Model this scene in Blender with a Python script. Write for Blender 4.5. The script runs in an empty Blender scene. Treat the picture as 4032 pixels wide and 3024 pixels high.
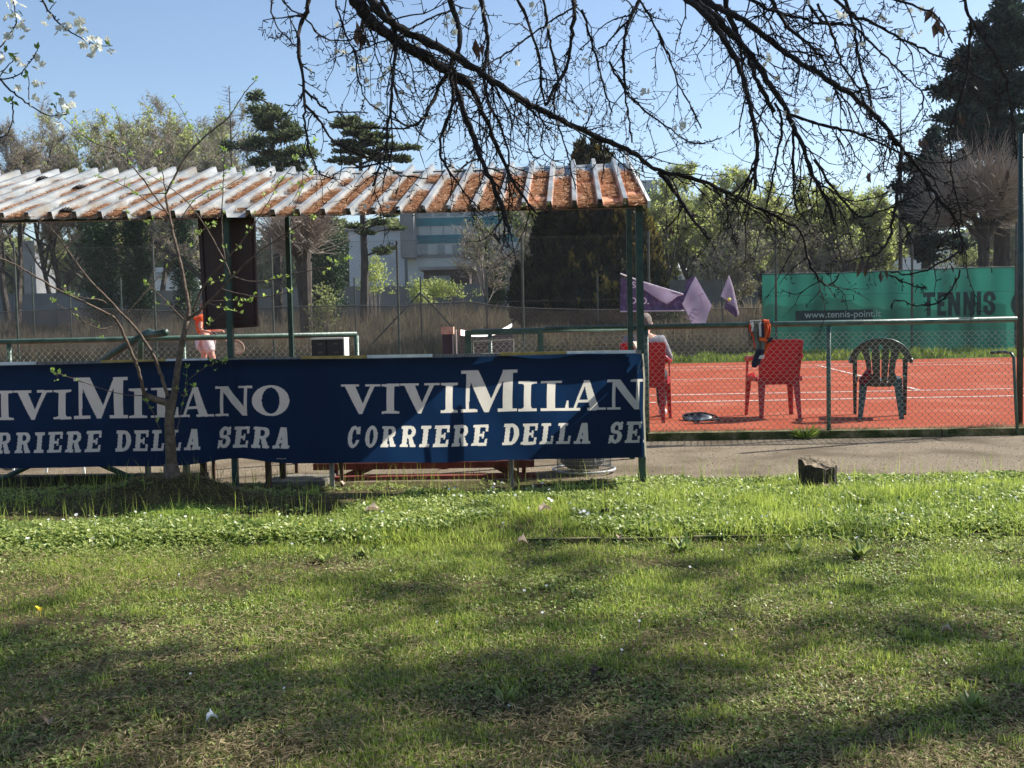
import bpy, bmesh, math, random
import numpy as np
from mathutils import Vector, Matrix
R = math.radians
S = bpy.context.scene
C = S.collection
# ------------------------------------------------------------------ camera
H = 1.03            # eye height (seated photographer)
F = 3960.0          # focal length in photo pixels (4032 wide)
K = 4032/2212.0     # traced positions below are given in a 2212-wide view of the photo
yaw, pit, rol = 0.0338, 0.0556, 0.020
fw = Vector((-math.sin(yaw)*math.cos(pit), math.cos(yaw)*math.cos(pit), -math.sin(pit)))
r0 = Vector((math.cos(yaw), math.sin(yaw), 0)); u0 = r0.cross(fw)
rt = r0*math.cos(rol)-u0*math.sin(rol); up = u0*math.cos(rol)+r0*math.sin(rol)
cam = bpy.data.objects.new('camera', bpy.data.cameras.new('camera')); C.objects.link(cam)
m = Matrix((rt, up, -fw)).transposed().to_4x4(); m.translation = (0, 0, H)
cam.matrix_world = m
cam.data.sensor_width = 36; cam.data.lens = 36*F/4032; cam.data.clip_start = 0.05; cam.data.clip_end = 2000
S.camera = cam
# ------------------------------------------------------------------ light
SUN = Vector((1.83, 0.84, 1.79)).normalized()
el = math.asin(SUN.z); az = math.atan2(SUN.x, SUN.y)
w = bpy.data.worlds.new("World"); S.world = w; w.use_nodes = True
nt = w.node_tree; bg = nt.nodes['Background']
sky = nt.nodes.new('ShaderNodeTexSky'); sky.sky_type = 'NISHITA'; sky.sun_disc = False
sky.sun_elevation = el; sky.sun_rotation = az; sky.air_density = 1.0; sky.dust_density = 0.8; sky.ozone_density = 2.0
nt.links.new(sky.outputs[0], bg.inputs[0]); bg.inputs[1].default_value = 0.088
sl = bpy.data.lights.new('sun', 'SUN'); sl.energy = 5.0; sl.angle = R(0.5); sl.color = (1, .95, .86)
so = bpy.data.objects.new('sun', sl); C.objects.link(so)
so.rotation_euler = (-SUN).to_track_quat('-Z', 'Y').to_euler()
S.view_settings.view_transform = 'Standard'; S.view_settings.look = 'None'
S.view_settings.gamma = 1; S.view_settings.use_curve_mapping = False
S.view_settings.exposure = 1.02
S.cycles.max_bounces = 6; S.cycles.transparent_max_bounces = 16

# ------------------------------------------------------------------ helpers
def at(x, y, Y):
    d = fw + rt*((x*K-2016)/F) - up*((y*K-1512)/F)
    t = Y/d.y
    return Vector((0, 0, H)) + d*t
def gnd(x, y, z=0.0):
    d = fw + rt*((x*K-2016)/F) - up*((y*K-1512)/F)
    return Vector((0, 0, H)) + d*((z-H)/d.z)
def ppx(Y): return K*Y/F      # metres per traced pixel at depth Y

class G:
    def __init__(s): s.V = []; s.F = []; s.T = []; s.n = 0; s.M = []
    def add(s, V, Fc, tint=0.5, mi=0):
        V = np.asarray(V, float).reshape(-1, 3); 
        if len(V) == 0: return
        t = np.broadcast_to(np.asarray(tint, float), (len(V),)) if np.ndim(tint) < 2 else tint
        if isinstance(Fc, np.ndarray):
            s.F.append(Fc+s.n); s.M.append(np.full(len(Fc), mi))
        else:
            for f in Fc: s.F.append(np.array([f])+s.n); s.M.append(np.array([mi]))
        s.V.append(V); s.T.append(t); s.n += len(V)
    def box(s, a, b, tint=.5, mi=0, bev=0):
        x0, y0, z0 = a; x1, y1, z1 = b
        V = [(x0,y0,z0),(x1,y0,z0),(x1,y1,z0),(x0,y1,z0),(x0,y0,z1),(x1,y0,z1),(x1,y1,z1),(x0,y1,z1)]
        s.add(V, np.array([(0,3,2,1),(4,5,6,7),(0,1,5,4),(1,2,6,5),(2,3,7,6),(3,0,4,7)]), tint, mi)
    def bar(s, a, b, wx, wy=None, upv=(0,0,1), tint=.5, mi=0, w2=None):
        a = Vector(a); b = Vector(b); wy = wy or wx; d = (b-a).normalized()
        u = Vector(upv)
        if abs(d.dot(u)) > .98: u = Vector((0, 1, 0))
        r = d.cross(u).normalized(); u = r.cross(d).normalized()
        k = (w2 or 1)
        V = []
        for p, q in ((a, 1), (b, k)):
            for sx, sy in ((-1,-1),(1,-1),(1,1),(-1,1)): V.append(p+r*(sx*wx*q/2)+u*(sy*wy*q/2))
        s.add([tuple(v) for v in V], np.array([(0,1,2,3),(7,6,5,4),(0,4,5,1),(1,5,6,2),(2,6,7,3),(3,7,4,0)]), tint, mi)
    def tube(s, P, r, n=8, tint=.5, mi=0, cap=True):
        P = np.asarray([tuple(p) for p in P], float); r = np.broadcast_to(np.asarray(r, float), (len(P),))
        T = np.gradient(P, axis=0); T /= np.linalg.norm(T, axis=1)[:, None]+1e-9
        ref = np.array([0, 0, 1.]) if abs(T[0][2]) < .9 else np.array([0, 1., 0])
        V = []; prev = None
        for i in range(len(P)):
            u = ref - T[i]*ref.dot(T[i]) if prev is None else prev - T[i]*prev.dot(T[i])
            u /= np.linalg.norm(u)+1e-9; prev = u; v = np.cross(T[i], u)
            a = np.arange(n)*2*math.pi/n
            V.append(P[i]+r[i]*(np.cos(a)[:, None]*u+np.sin(a)[:, None]*v))
        V = np.concatenate(V); L = len(P)
        i = np.arange(L-1)[:, None]*n; j = np.arange(n)[None, :]; j2 = (j+1) % n
        Fq = np.stack([i+j, i+j2, i+n+j2, i+n+j], -1).reshape(-1, 4)
        s.add(V, Fq, tint, mi)
        if cap:
            s.F.append(np.array([list(range(s.n-len(V)+n-1, s.n-len(V)-1, -1))])); s.M.append(np.array([mi]))
            s.F.append(np.array([list(range(s.n-n, s.n))])); s.M.append(np.array([mi]))
    def segs(s, A, B, ra, rb, n=3, tint=.5, mi=0):
        A = np.asarray(A, float); B = np.asarray(B, float); N = len(A)
        if N == 0: return
        D = B-A; D /= np.linalg.norm(D, axis=1)[:, None]+1e-9
        ref = np.where(np.abs(D[:, 2:3]) < .9, [[0, 0, 1.]], [[0, 1., 0]])
        U = np.cross(D, ref); U /= np.linalg.norm(U, axis=1)[:, None]; W = np.cross(D, U)
        ra = np.broadcast_to(ra, (N,)); rb = np.broadcast_to(rb, (N,))
        V = np.zeros((N, 2*n, 3))
        for k in range(n):
            c, q = math.cos(2*math.pi*k/n), math.sin(2*math.pi*k/n); o = U*c+W*q
            V[:, k] = A+o*ra[:, None]; V[:, n+k] = B+o*rb[:, None]
        b = (np.arange(N)*2*n)[:, None, None]
        q = np.array([[k, (k+1) % n, n+(k+1) % n, n+k] for k in range(n)])[None]
        t = np.repeat(np.broadcast_to(tint, (N,)), 2*n)
        s.add(V.reshape(-1, 3), (b+q).reshape(-1, 4), t, mi)
    def cards(s, P, U, W, tint=.5, mi=0, shape='leaf'):
        # a small leaf: pointed rhombus along U (full length) with half-width W, folded a little
        P = np.asarray(P, float); N = len(P)
        if N == 0: return
        Nn = np.cross(U, W); Nn /= np.linalg.norm(Nn, axis=1)[:, None]+1e-9
        f = np.linalg.norm(W, axis=1)[:, None]*.35
        V = np.stack([P, P+U*.5+W+Nn*f, P+U, P+U*.5-W+Nn*f], 1).reshape(-1, 3)
        b = (np.arange(N)*4)[:, None, None]
        q = np.array([[0, 1, 2], [0, 2, 3]])[None]
        s.add(V, (b+q).reshape(-1, 3), np.repeat(np.broadcast_to(tint, (N,)), 4), mi)

LOC = {}
def build(name, g, mats, parent=None, smooth=False):
    me = bpy.data.meshes.new(name)
    off = LOC.get(parent.name, Vector((0,0,0))) if parent else Vector((0,0,0))
    V = np.concatenate(g.V) - np.array(off) if g.V else np.zeros((0,3))
    me.vertices.add(len(V)); me.vertices.foreach_set('co', V.astype(np.float32).ravel())
    ls = np.concatenate([f.ravel() for f in g.F]).astype(np.int32)
    ct = np.concatenate([np.full(len(f), f.shape[1]) for f in g.F]).astype(np.int32)
    me.loops.add(len(ls)); me.loops.foreach_set('vertex_index', ls)
    me.polygons.add(len(ct)); me.polygons.foreach_set('loop_start', np.concatenate([[0], np.cumsum(ct)[:-1]]).astype(np.int32))
    me.polygons.foreach_set('material_index', np.concatenate(g.M).astype(np.int32))
    me.polygons.foreach_set('use_smooth', np.full(len(ct), smooth))
    me.update(calc_edges=True)
    a = me.attributes.new('tint', 'FLOAT', 'POINT'); a.data.foreach_set('value', np.concatenate(g.T).astype(np.float32))
    for mm in (mats if isinstance(mats, (list, tuple)) else [mats]): me.materials.append(mm)
    o = bpy.data.objects.new(name, me); C.objects.link(o)
    if parent: o.parent = parent
    LOC[o.name] = off
    return o
def tag(o, label=None, cat=None, group=None, kind=None):
    if label: o['label'] = label
    if cat: o['category'] = cat
    if group: o['group'] = group
    if kind: o['kind'] = kind
    return o
def thing(name, loc, label, cat, group=None):
    o = bpy.data.objects.new(name, None); C.objects.link(o); o.location = loc; o.empty_display_size = .2
    LOC[o.name] = Vector(loc); return tag(o, label, cat, group)
KIDS = {}
def copy_tree(o, loc, rz=0, sc=1, label=None, parent=None, top=True):
    c = o.copy(); C.objects.link(c)
    if top:
        c.location = loc; c.rotation_euler = (0, 0, rz); c.scale = (sc, sc, sc) if not isinstance(sc, tuple) else sc
        if label: c['label'] = label
    else: c.parent = parent
    for ch in [x for x in list(C.objects) if x.parent == o]: copy_tree(ch, None, parent=c, top=False)
    return c

MAT = {}
def mk(name, c1, c2=None, scale=6, rough=.7, metal=0, bump=0, trans=0, alpha=1, tint=False, detail=5, spec=.4, bscale=None, stretch=None, ramp=(.35, .65), third=None, tcol=None):
    mt = bpy.data.materials.new(name); mt.use_nodes = True; n = mt.node_tree.nodes; l = mt.node_tree.links
    pr = n['Principled BSDF']; out = n['Material Output']
    pr.inputs['Roughness'].default_value = rough; pr.inputs['Metallic'].default_value = metal
    pr.inputs['Specular IOR Level'].default_value = spec
    tc = n.new('ShaderNodeTexCoord'); src = tc.outputs['Object']
    if stretch:
        mp = n.new('ShaderNodeMapping'); mp.inputs['Scale'].default_value = stretch; l.new(src, mp.inputs[0]); src = mp.outputs[0]
    if c2 is None:
        c2 = tuple(min(1, x*1.25) for x in c1); c1 = tuple(x*.8 for x in c1)
    no = n.new('ShaderNodeTexNoise'); no.inputs['Scale'].default_value = scale; no.inputs['Detail'].default_value = detail
    l.new(src, no.inputs['Vector'])
    rp = n.new('ShaderNodeMapRange'); rp.inputs[1].default_value = ramp[0]; rp.inputs[2].default_value = ramp[1]
    l.new(no.outputs[0], rp.inputs[0])
    mx = n.new('ShaderNodeMix'); mx.data_type = 'RGBA'; mx.inputs[6].default_value = (*c1, 1); mx.inputs[7].default_value = (*c2, 1)
    if tint:
        atn = n.new('ShaderNodeAttribute'); atn.attribute_name = 'tint'
        l.new(atn.outputs['Fac'], mx.inputs[0])
    else: l.new(rp.outputs[0], mx.inputs[0])
    col = mx.outputs[2]
    if third:   # slow large patches of a third colour
        n2 = n.new('ShaderNodeTexNoise'); n2.inputs['Scale'].default_value = third[1]; n2.inputs['Detail'].default_value = 4; l.new(tc.outputs['Object'], n2.inputs['Vector'])
        r2 = n.new('ShaderNodeMapRange'); r2.inputs[1].default_value = third[2]; r2.inputs[2].default_value = third[3]; l.new(n2.outputs[0], r2.inputs[0])
        m2 = n.new('ShaderNodeMix'); m2.data_type = 'RGBA'; l.new(r2.outputs[0], m2.inputs[0]); l.new(col, m2.inputs[6]); m2.inputs[7].default_value = (*third[0], 1); col = m2.outputs[2]
    l.new(col, pr.inputs['Base Color']); sh = pr.outputs[0]
    if bump:
        bn = n.new('ShaderNodeTexNoise'); bn.inputs['Scale'].default_value = bscale or scale*4; bn.inputs['Detail'].default_value = 6; l.new(src, bn.inputs['Vector'])
        bp = n.new('ShaderNodeBump'); bp.inputs['Strength'].default_value = bump; bp.inputs['Distance'].default_value = .02; l.new(bn.outputs[0], bp.inputs['Height']); l.new(bp.outputs[0], pr.inputs['Normal'])
    if trans:
        tr = n.new('ShaderNodeBsdfTranslucent')
        if tcol: tr.inputs[0].default_value = (*tcol, 1)
        else: l.new(col, tr.inputs[0])
        ms = n.new('ShaderNodeMixShader'); ms.inputs[0].default_value = trans; l.new(sh, ms.inputs[1]); l.new(tr.outputs[0], ms.inputs[2]); sh = ms.outputs[0]
    if alpha < 1:
        ta = n.new('ShaderNodeBsdfTransparent'); ms = n.new('ShaderNodeMixShader'); ms.inputs[0].default_value = alpha
        l.new(ta.outputs[0], ms.inputs[1]); l.new(sh, ms.inputs[2]); sh = ms.outputs[0]
    l.new(sh, out.inputs['Surface'])
    MAT[name] = mt; return mt
rng = np.random.default_rng(7); rd = random.Random(7)
def runit(n, r=rng):
    v = r.normal(size=(n, 3)); return v/np.linalg.norm(v, axis=1)[:, None]
def vnoise(x, y, seed=0):     # cheap smooth 2-D value noise, 0..1
    r = np.random.default_rng(seed); T = r.random((64, 64))
    xi = np.floor(x).astype(int); yi = np.floor(y).astype(int); fx = x-xi; fy = y-yi
    fx = fx*fx*(3-2*fx); fy = fy*fy*(3-2*fy)
    a = T[xi % 64, yi % 64]; b = T[(xi+1) % 64, yi % 64]; c = T[xi % 64, (yi+1) % 64]; d = T[(xi+1) % 64, (yi+1) % 64]
    return (a*(1-fx)+b*fx)*(1-fy)+(c*(1-fx)+d*fx)*fy

# ------------------------------------------------------------------ materials
mk('soil', (.035,.035,.016), (.085,.075,.03), scale=9, rough=1, bump=.6, third=((.12,.09,.05), .9, .5, .68), spec=.1)
mk('path', (.13,.105,.075), (.27,.222,.160), scale=60, rough=.95, bump=.6, bscale=150, detail=9, third=((.12,.095,.065), 1.6, .46, .66), spec=.1)
mk('clay', (.215,.037,.017), (.32,.072,.033), scale=35, rough=.95, bump=.2, bscale=120, third=((.36,.115,.068), 1.1, .50, .80), spec=.08, detail=9)
mk('line', (.48,.37,.32), (.76,.68,.63), scale=12, rough=.9, spec=.1)
mk('verge', (.05,.10,.02), (.10,.17,.035), scale=4, rough=1, bump=.5, spec=.1)
mk('field', (.07,.07,.035), (.15,.13,.075), scale=3, rough=1, spec=.1)
mk('concrete', (.10,.095,.08), (.24,.22,.18), scale=12, rough=.95, bump=.6)
mk('moss_stone', (.08,.08,.025), (.22,.19,.10), scale=14, rough=1, bump=1, third=((.04,.055,.012), 6, .45, .6))
mk('green_paint', (.012,.035,.03), (.03,.065,.052), scale=25, rough=.45, bump=.1, third=((.09,.05,.03), 9, .66, .75))
mk('rail_paint', (.04,.085,.065), (.075,.13,.10), scale=18, rough=.4, bump=.15, third=((.03,.045,.035), 5, .5, .75))
mk('wire', (.30,.31,.27), (.46,.45,.40), scale=30, rough=.4, metal=.3)
mk('far_wire', (.04,.05,.045), (.08,.095,.085), scale=10, rough=.9, spec=.1)
mk('far_post', (.035,.055,.045), (.07,.085,.07), scale=6, rough=.6, third=((.12,.07,.05), 2, .6, .7))
mk('roof_metal', (.16,.175,.185), (.33,.34,.335), scale=9, rough=.5, metal=.1, bump=.15, stretch=(1,.3,1), detail=9, third=((.19,.165,.135), 3.5, .52, .68))
mk('needle', (.36,.17,.09), (.80,.56,.37), tint=True, rough=.9, spec=.1)
mk('bark', (.016,.012,.012), (.045,.034,.030), scale=60, rough=.95, bump=1.0, bscale=120)
mk('sap_bark', (.07,.048,.036), (.16,.115,.085), scale=30, rough=.85, bump=.5, tint=False)
mk('bud_leaf', (.20,.34,.05), (.48,.60,.16), tint=True, rough=.5, trans=.5)
mk('blossom', (.55,.58,.50), (.85,.86,.78), tint=True, rough=.6, trans=.45)
mk('dead_leaf', (.05,.03,.022), (.16,.10,.07), tint=True, rough=.8, trans=.25)
mk('dry_leaf', (.35,.24,.16), (.62,.50,.40), scale=20, rough=.8, trans=.25)
mk('grass', (.06,.14,.012), (.53,.61,.13), tint=True, rough=.5, trans=.5, spec=.3)
mk('straw', (.13,.095,.05), (.40,.32,.18), tint=True, rough=.8, trans=.25, spec=.2)
mk('clover', (.07,.15,.025), (.44,.50,.15), tint=True, rough=.4, trans=.45, spec=.4)
mk('daisy', (.85,.85,.82), (.9,.9,.88), rough=.6, trans=.3)
mk('yellow_flower', (.8,.6,.03), (.9,.7,.05), rough=.6, trans=.3)
mk('weed', (.095,.075,.05), (.36,.30,.20), tint=True, rough=.9, trans=.35)
mk('navy', (.0018,.005,.018), (.0026,.0075,.027), scale=3, rough=.65, bump=.5, bscale=5, trans=.5, tcol=(.009,.037,.105), spec=.25, third=((.006,.016,.05), 4, .58, .75))
mk('letter', (.30,.32,.31), (.40,.42,.40), scale=24, rough=.7, trans=.6, tcol=(.92,.88,.76), spec=.25, third=((.30,.31,.28), 7, .6, .75))
mk('brown_board', (.032,.011,.011), (.055,.021,.018), scale=10, rough=.5, stretch=(1,1,.2))
mk('grey_wood', (.14,.125,.11), (.27,.25,.22), scale=20, rough=.9, bump=.5, stretch=(4,4,.5))
mk('plank_wood', (.45,.36,.26), (.60,.52,.42), scale=10, rough=.8, stretch=(.5,4,4))
mk('brown_wood', (.055,.03,.02), (.10,.055,.035), scale=20, rough=.85, bump=.4, stretch=(4,4,.5))
mk('red_wood', (.11,.022,.016), (.19,.045,.03), scale=14, rough=.7, bump=.3)
mk('white_paint', (.55,.56,.55), (.75,.75,.73), scale=16, rough=.6)
mk('yellow_paint', (.30,.20,.05), (.42,.30,.10), scale=16, rough=.7)
mk('red_plastic', (.33,.006,.015), (.40,.009,.022), scale=3, rough=.35, trans=.22, tcol=(.75,.01,.03), spec=.5)
mk('green_plastic', (.012,.055,.040), (.018,.080,.060), scale=3, rough=.35, spec=.5)
mk('white_plastic', (.6,.6,.58), (.72,.72,.70), rough=.4)
mk('cab_grey', (.030,.028,.034), (.045,.042,.05), scale=5, rough=.5)
mk('cab_label', (.10,.09,.09), (.14,.12,.12), scale=5, rough=.5)
mk('cab_top', (.6,.62,.6), (.72,.73,.7), scale=5, rough=.4)
mk('net_tape', (.8,.8,.78), (.9,.9,.88), scale=5, rough=.7)
mk('net_black', (.02,.02,.022), (.04,.04,.045), rough=.8)
mk('post_dark', (.02,.022,.028), (.035,.037,.045), rough=.6)
mk('pale_wood', (.36,.26,.18), (.50,.38,.28), scale=20, rough=.8)
mk('shade_net', (.05,.045,.045), (.085,.075,.07), scale=2, rough=.9, trans=.4, alpha=.48)
mk('windscreen', (.012,.072,.058), (.018,.10,.08), scale=1.2, rough=.8, trans=.6, tcol=(.025,.19,.145), alpha=.88)
mk('windscreen_ink', (.010,.028,.035), (.02,.04,.045), scale=3, rough=.8, trans=.25, tcol=(.02,.05,.05))
mk('ink_text', (.22,.38,.35), (.30,.46,.42), rough=.8)
mk('purple', (.075,.062,.15), (.12,.10,.21), scale=4, rough=.7, trans=.35, third=((.16,.13,.26), 9, .5, .6))
mk('lilac', (.44,.41,.50), (.50,.46,.57), scale=3, rough=.7, trans=.5, tcol=(.66,.62,.74))
mk('ghost', (.40,.36,.48), (.50,.45,.58), scale=5, rough=.7, trans=.4)
mk('banner_white', (.6,.58,.66), (.75,.72,.8), scale=5, rough=.7, trans=.4)
mk('skin', (.42,.22,.15), (.55,.30,.22), scale=12, rough=.5)
mk('hair_grey', (.10,.08,.07), (.30,.25,.22), scale=60, rough=.9, bump=.8, ramp=(.42,.58))
mk('cloth_grey', (.16,.16,.18), (.24,.24,.27), scale=9, rough=.9, bump=.3)
mk('cloth_dark', (.02,.022,.028), (.035,.037,.045), scale=9, rough=.9)
mk('cloth_orange', (.62,.075,.018), (.78,.15,.035), scale=6, rough=.8, trans=.2)
mk('cloth_red', (.55,.05,.02), (.65,.08,.03), scale=6, rough=.8, trans=.2)
mk('cloth_white', (.6,.58,.58), (.75,.73,.73), scale=6, rough=.8, trans=.2)
mk('cloth_khaki', (.10,.11,.095), (.17,.18,.15), scale=9, rough=.9)
mk('cloth_navy', (.02,.02,.04), (.03,.03,.055), scale=9, rough=.9)
mk('maroon', (.12,.01,.02), (.20,.02,.035), scale=9, rough=.9)
mk('bag', (.05,.06,.075), (.12,.14,.17), scale=8, rough=.35)
mk('ball', (.62,.72,.12), (.75,.82,.2), scale=30, rough=.9, spec=.1)
mk('stump_top', (.10,.075,.045), (.27,.21,.14), scale=18, rough=.9, bump=.7)
mk('stump_bark', (.03,.024,.018), (.07,.055,.04), scale=18, rough=1, bump=1)
mk('wire_basket', (.35,.36,.36), (.5,.5,.5), rough=.4, metal=.6)
mk('bag_plastic', (.10,.10,.11), (.18,.18,.19), scale=9, rough=.5, bump=.6)
mk('trunk_far', (.035,.028,.026), (.085,.07,.06), scale=3, rough=1, stretch=(3,3,1))
mk('twig_far', (.16,.13,.11), (.36,.31,.26), rough=1, tint=True)
mk('leaf_fresh', (.26,.33,.07), (.60,.66,.24), rough=.6, trans=.55, tint=True)
mk('leaf_olive', (.15,.18,.06), (.33,.36,.15), rough=.6, trans=.5, tint=True)
mk('ivy', (.012,.035,.016), (.06,.11,.04), rough=.5, trans=.25, tint=True)
mk('conifer', (.016,.036,.022), (.19,.23,.09), rough=.7, trans=.25, tint=True)
mk('conifer_dark', (.007,.017,.018), (.045,.08,.055), rough=.7, trans=.2, tint=True)
mk('cypress', (.005,.013,.009), (.30,.24,.06), rough=.7, trans=.25, tint=True)
mk('wall_grey', (.15,.155,.165), (.21,.215,.225), scale=.6, rough=.9)
mk('wall_white', (.46,.48,.50), (.56,.57,.58), scale=.4, rough=.9)
mk('wall_pink', (.42,.33,.31), (.52,.43,.41), scale=.4, rough=.9)
mk('wall_brown', (.06,.045,.045), (.10,.075,.07), scale=.8, rough=.9)
mk('teal_panel', (.008,.11,.15), (.015,.16,.20), scale=.5, rough=.5)
mk('pale_panel', (.30,.35,.37), (.40,.44,.45), scale=.6, rough=.5)
mk('window_glass', (.05,.07,.09), (.16,.20,.24), scale=.7, rough=.15, spec=.8)
mk('grey_roof', (.20,.21,.22), (.3,.3,.31), scale=.7, rough=.8)

# roof material: metal, rust and litter lying in the troughs (attribute says where the flat pans are)
def roof_mat():
    mt = MAT['roof_metal']; n = mt.node_tree.nodes; l = mt.node_tree.links; pr = n['Principled BSDF']
    base = pr.inputs['Base Color'].links[0].from_socket
    tc = n.new('ShaderNodeTexCoord'); sp = n.new('ShaderNodeSeparateXYZ'); l.new(tc.outputs['Object'], sp.inputs[0])
    atn = n.new('ShaderNodeAttribute'); atn.attribute_name = 'tint'
    no = n.new('ShaderNodeTexNoise'); no.inputs['Scale'].default_value = 5; no.inputs['Detail'].default_value = 8; no.inputs['Roughness'].default_value = .7; l.new(tc.outputs['Object'], no.inputs['Vector'])
    mr = n.new('ShaderNodeMapRange'); mr.inputs[1].default_value = -2.2; mr.inputs[2].default_value = .1; mr.inputs[3].default_value = -.32; mr.inputs[4].default_value = .22; l.new(sp.outputs[0], mr.inputs[0])
    ad = n.new('ShaderNodeMath'); ad.operation = 'ADD'; l.new(no.outputs[0], ad.inputs[0]); l.new(mr.outputs[0], ad.inputs[1])
    st = n.new('ShaderNodeMapRange'); st.inputs[1].default_value = .46; st.inputs[2].default_value = .54; l.new(ad.outputs[0], st.inputs[0])
    mu = n.new('ShaderNodeMath'); mu.operation = 'MULTIPLY'; l.new(st.outputs[0], mu.inputs[0]); l.new(atn.outputs['Fac'], mu.inputs[1])
    mx = n.new('ShaderNodeMix'); mx.data_type = 'RGBA'; l.new(mu.outputs[0], mx.inputs[0]); l.new(base, mx.inputs[6]); mx.inputs[7].default_value = (.60, .28, .16, 1)
    l.new(mx.outputs[2], pr.inputs['Base Color'])
    iv = n.new('ShaderNodeMath'); iv.operation = 'MULTIPLY_ADD'; l.new(mu.outputs[0], iv.inputs[0]); iv.inputs[1].default_value = .45; iv.inputs[2].default_value = .42; l.new(iv.outputs[0], pr.inputs['Roughness'])
roof_mat()

# ------------------------------------------------------------------ ground, path, court
def sheet(name, x0, x1, y0, y1, z, mat, kind='structure', sub=None):
    g = G()
    if sub:
        nx, ny = sub; X, Y = np.meshgrid(np.linspace(x0, x1, nx), np.linspace(y0, y1, ny)); Z = z(X, Y) if callable(z) else X*0+z
        i = np.arange(nx*ny).reshape(ny, nx); Fq = np.stack([i[:-1,:-1], i[:-1,1:], i[1:,1:], i[1:,:-1]], -1).reshape(-1, 4)
        g.add(np.stack([X, Y, Z], -1).reshape(-1, 3), Fq)
    else: g.add([(x0,y0,z),(x1,y0,z),(x1,y1,z),(x0,y1,z)], np.array([[0,1,2,3]]))
    return tag(build(name, g, MAT[mat], smooth=bool(sub)), kind=kind)
mound_c = at(372, 1040, 5.95)
def gz(x, y):            # lawn height
    x = np.asarray(x, float); y = np.asarray(y, float)
    z = .018*(vnoise(x*1.7+9, y*1.7+5, 3)-.5) + .01*(vnoise(x*6+9, y*6+5, 4)-.5)
    z = z + .15*np.exp(-(((x-mound_c.x)/.42)**2+((y-mound_c.y+.02)/.28)**2)**1.3)
    z = z + .026*(1/(1+np.exp(-(y-4.78)/.02)))*(1/(1+np.exp(-(6.05-y)/.12)))
    z = z + .03*np.exp(-(((x+3.2)/1.6)**2+((y-6.1)/.5)**2))
    return z
sheet('ground', -400, 400, -60, 900, -.06, 'field')
sheet('lawn', -9, 9, -3, 6.78, gz, 'soil', sub=(360, 260))
g = G()
n = 120; xs = np.linspace(-14, 14, n); ye = 6.74+.05*vnoise(xs*2+30, xs*0, 8)-.02
V = [(x, y, -.004) for x, y in zip(xs, ye)]+[(x, 8.98, -.004) for x in xs]
g.add(V, np.array([[i, i+1, n+i+1, n+i] for i in range(n-1)])); tag(build('path', g, MAT['path']), kind='structure')
sheet('court', -16, 17, 9.1, 26.9, 0.0, 'clay')
sheet('grass_verge', -30, 30, 26.9, 31, -.004, 'verge')
sheet('weed_field', -60, 60, 31, 60, lambda X, Y: -.01+1.15*np.clip((Y-33)/20, 0, 1), 'field', sub=(40, 40))
# kerb under the low fence
kx0 = at(1392, 930, 9.0).x
g = G()
for i in range(26):
    x = -16+i*1.3
    g.box((x, 8.97+.006*rd.random(), -.05), (x+1.285, 9.11, .055+.012*rd.random()))
tag(build('concrete_kerb', g, MAT['moss_stone']), 'long low mossy concrete kerb under the green mesh fence', 'kerb')
# painted court lines, joined as one set of markings on the clay (doubles, singles, service)
th = R(1.6)
def cpt(a, b):        # court axes: a along the sideline, b away from the camera, from the near net post foot
    o = Vector((-1.25, 12.45, 0)); return o + Vector((a+.02*b, .012*a+b, 0))
g = G()
def line(a0, b0, a1, b1, wd=.075):
    p = cpt(a0, b0); q = cpt(a1, b1); d = (q-p).normalized(); s_ = Vector((-d.y, d.x, 0))*wd/2
    g.add([(p-s_)+Vector((0,0,.006)), (q-s_)+Vector((0,0,.006)), (q+s_)+Vector((0,0,.006)), (p+s_)+Vector((0,0,.006))], np.array([[0,1,2,3]]))
B0 = .91
for b in (0, 1.37, 9.6, 10.97): line(-11.9, B0+b, 11.9, B0+b)
line(-6.4, B0+5.485, 6.4, B0+5.485)
line(-6.4, B0+1.4, -6.4, B0+9.57)
q0 = gnd(1792, 796); q1 = gnd(1985, 843); d = (q1-q0).normalized(); q0 = q0-d*1.5; s_ = Vector((-d.y, d.x, 0))*.027; e = Vector((0, 0, .007))
g.add([q0-s_+e, q1-s_+e, q1+s_+e, q0+s_+e], np.array([[0,1,2,3]]))
tag(build('court_lines', g, MAT['line']), kind='structure')
# ------------------------------------------------------------------ shelter with ribbed roof
SY0, SY1 = 6.28, 7.93
e0 = at(700, 462, SY0); e1 = at(700, 366, SY1)
ZE0, ZE1 = e0.z, e1.z
XR = at(1398, 440, SY0).x
shel = thing('shelter', (XR-.05, 6.4, 0), 'open shelter with ribbed metal roof covered in rust and pine needles on slim green posts', 'shelter')
pitch = .157; g = G()
prof = []; x = XR
nr = 46
for i in range(nr):
    a = XR-i*pitch
    prof += [(a, 0, 1), (a-.110, 0, 1), (a-.120, .044, 0), (a-.146, .046, 0)]
prof.append((XR-nr*pitch, 0, 1))
ny = 12; V = []; T = []
for j in range(ny+1):
    t = j/ny; y = SY0+(SY1-SY0)*t; z = ZE0+(ZE1-ZE0)*t
    for (px_, pz, tr) in prof:
        e = .012*math.sin(px_*1.3)*1.0
        V.append((px_+.045*t, y+.01*math.sin(px_*9), z+pz+e-.02*t*(px_-XR+4)/4)); T.append(tr*(1 if t < .76+.06*math.sin(px_*3.1)-.15*(px_ > XR-.6) else 0))
n = len(prof); i = np.arange(ny)[:, None]*n; j = np.arange(n-1)[None]
g.add(V, np.stack([i+j, i+n+j, i+n+j+1, i+j+1], -1).reshape(-1, 4), np.array(T))
roof = build('roof_sheet', g, MAT['roof_metal'], shel)
md = roof.modifiers.new('s', 'SOLIDIFY'); md.thickness = .002; md.offset = -1
g = G()   # folded edge trim at the right
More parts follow.
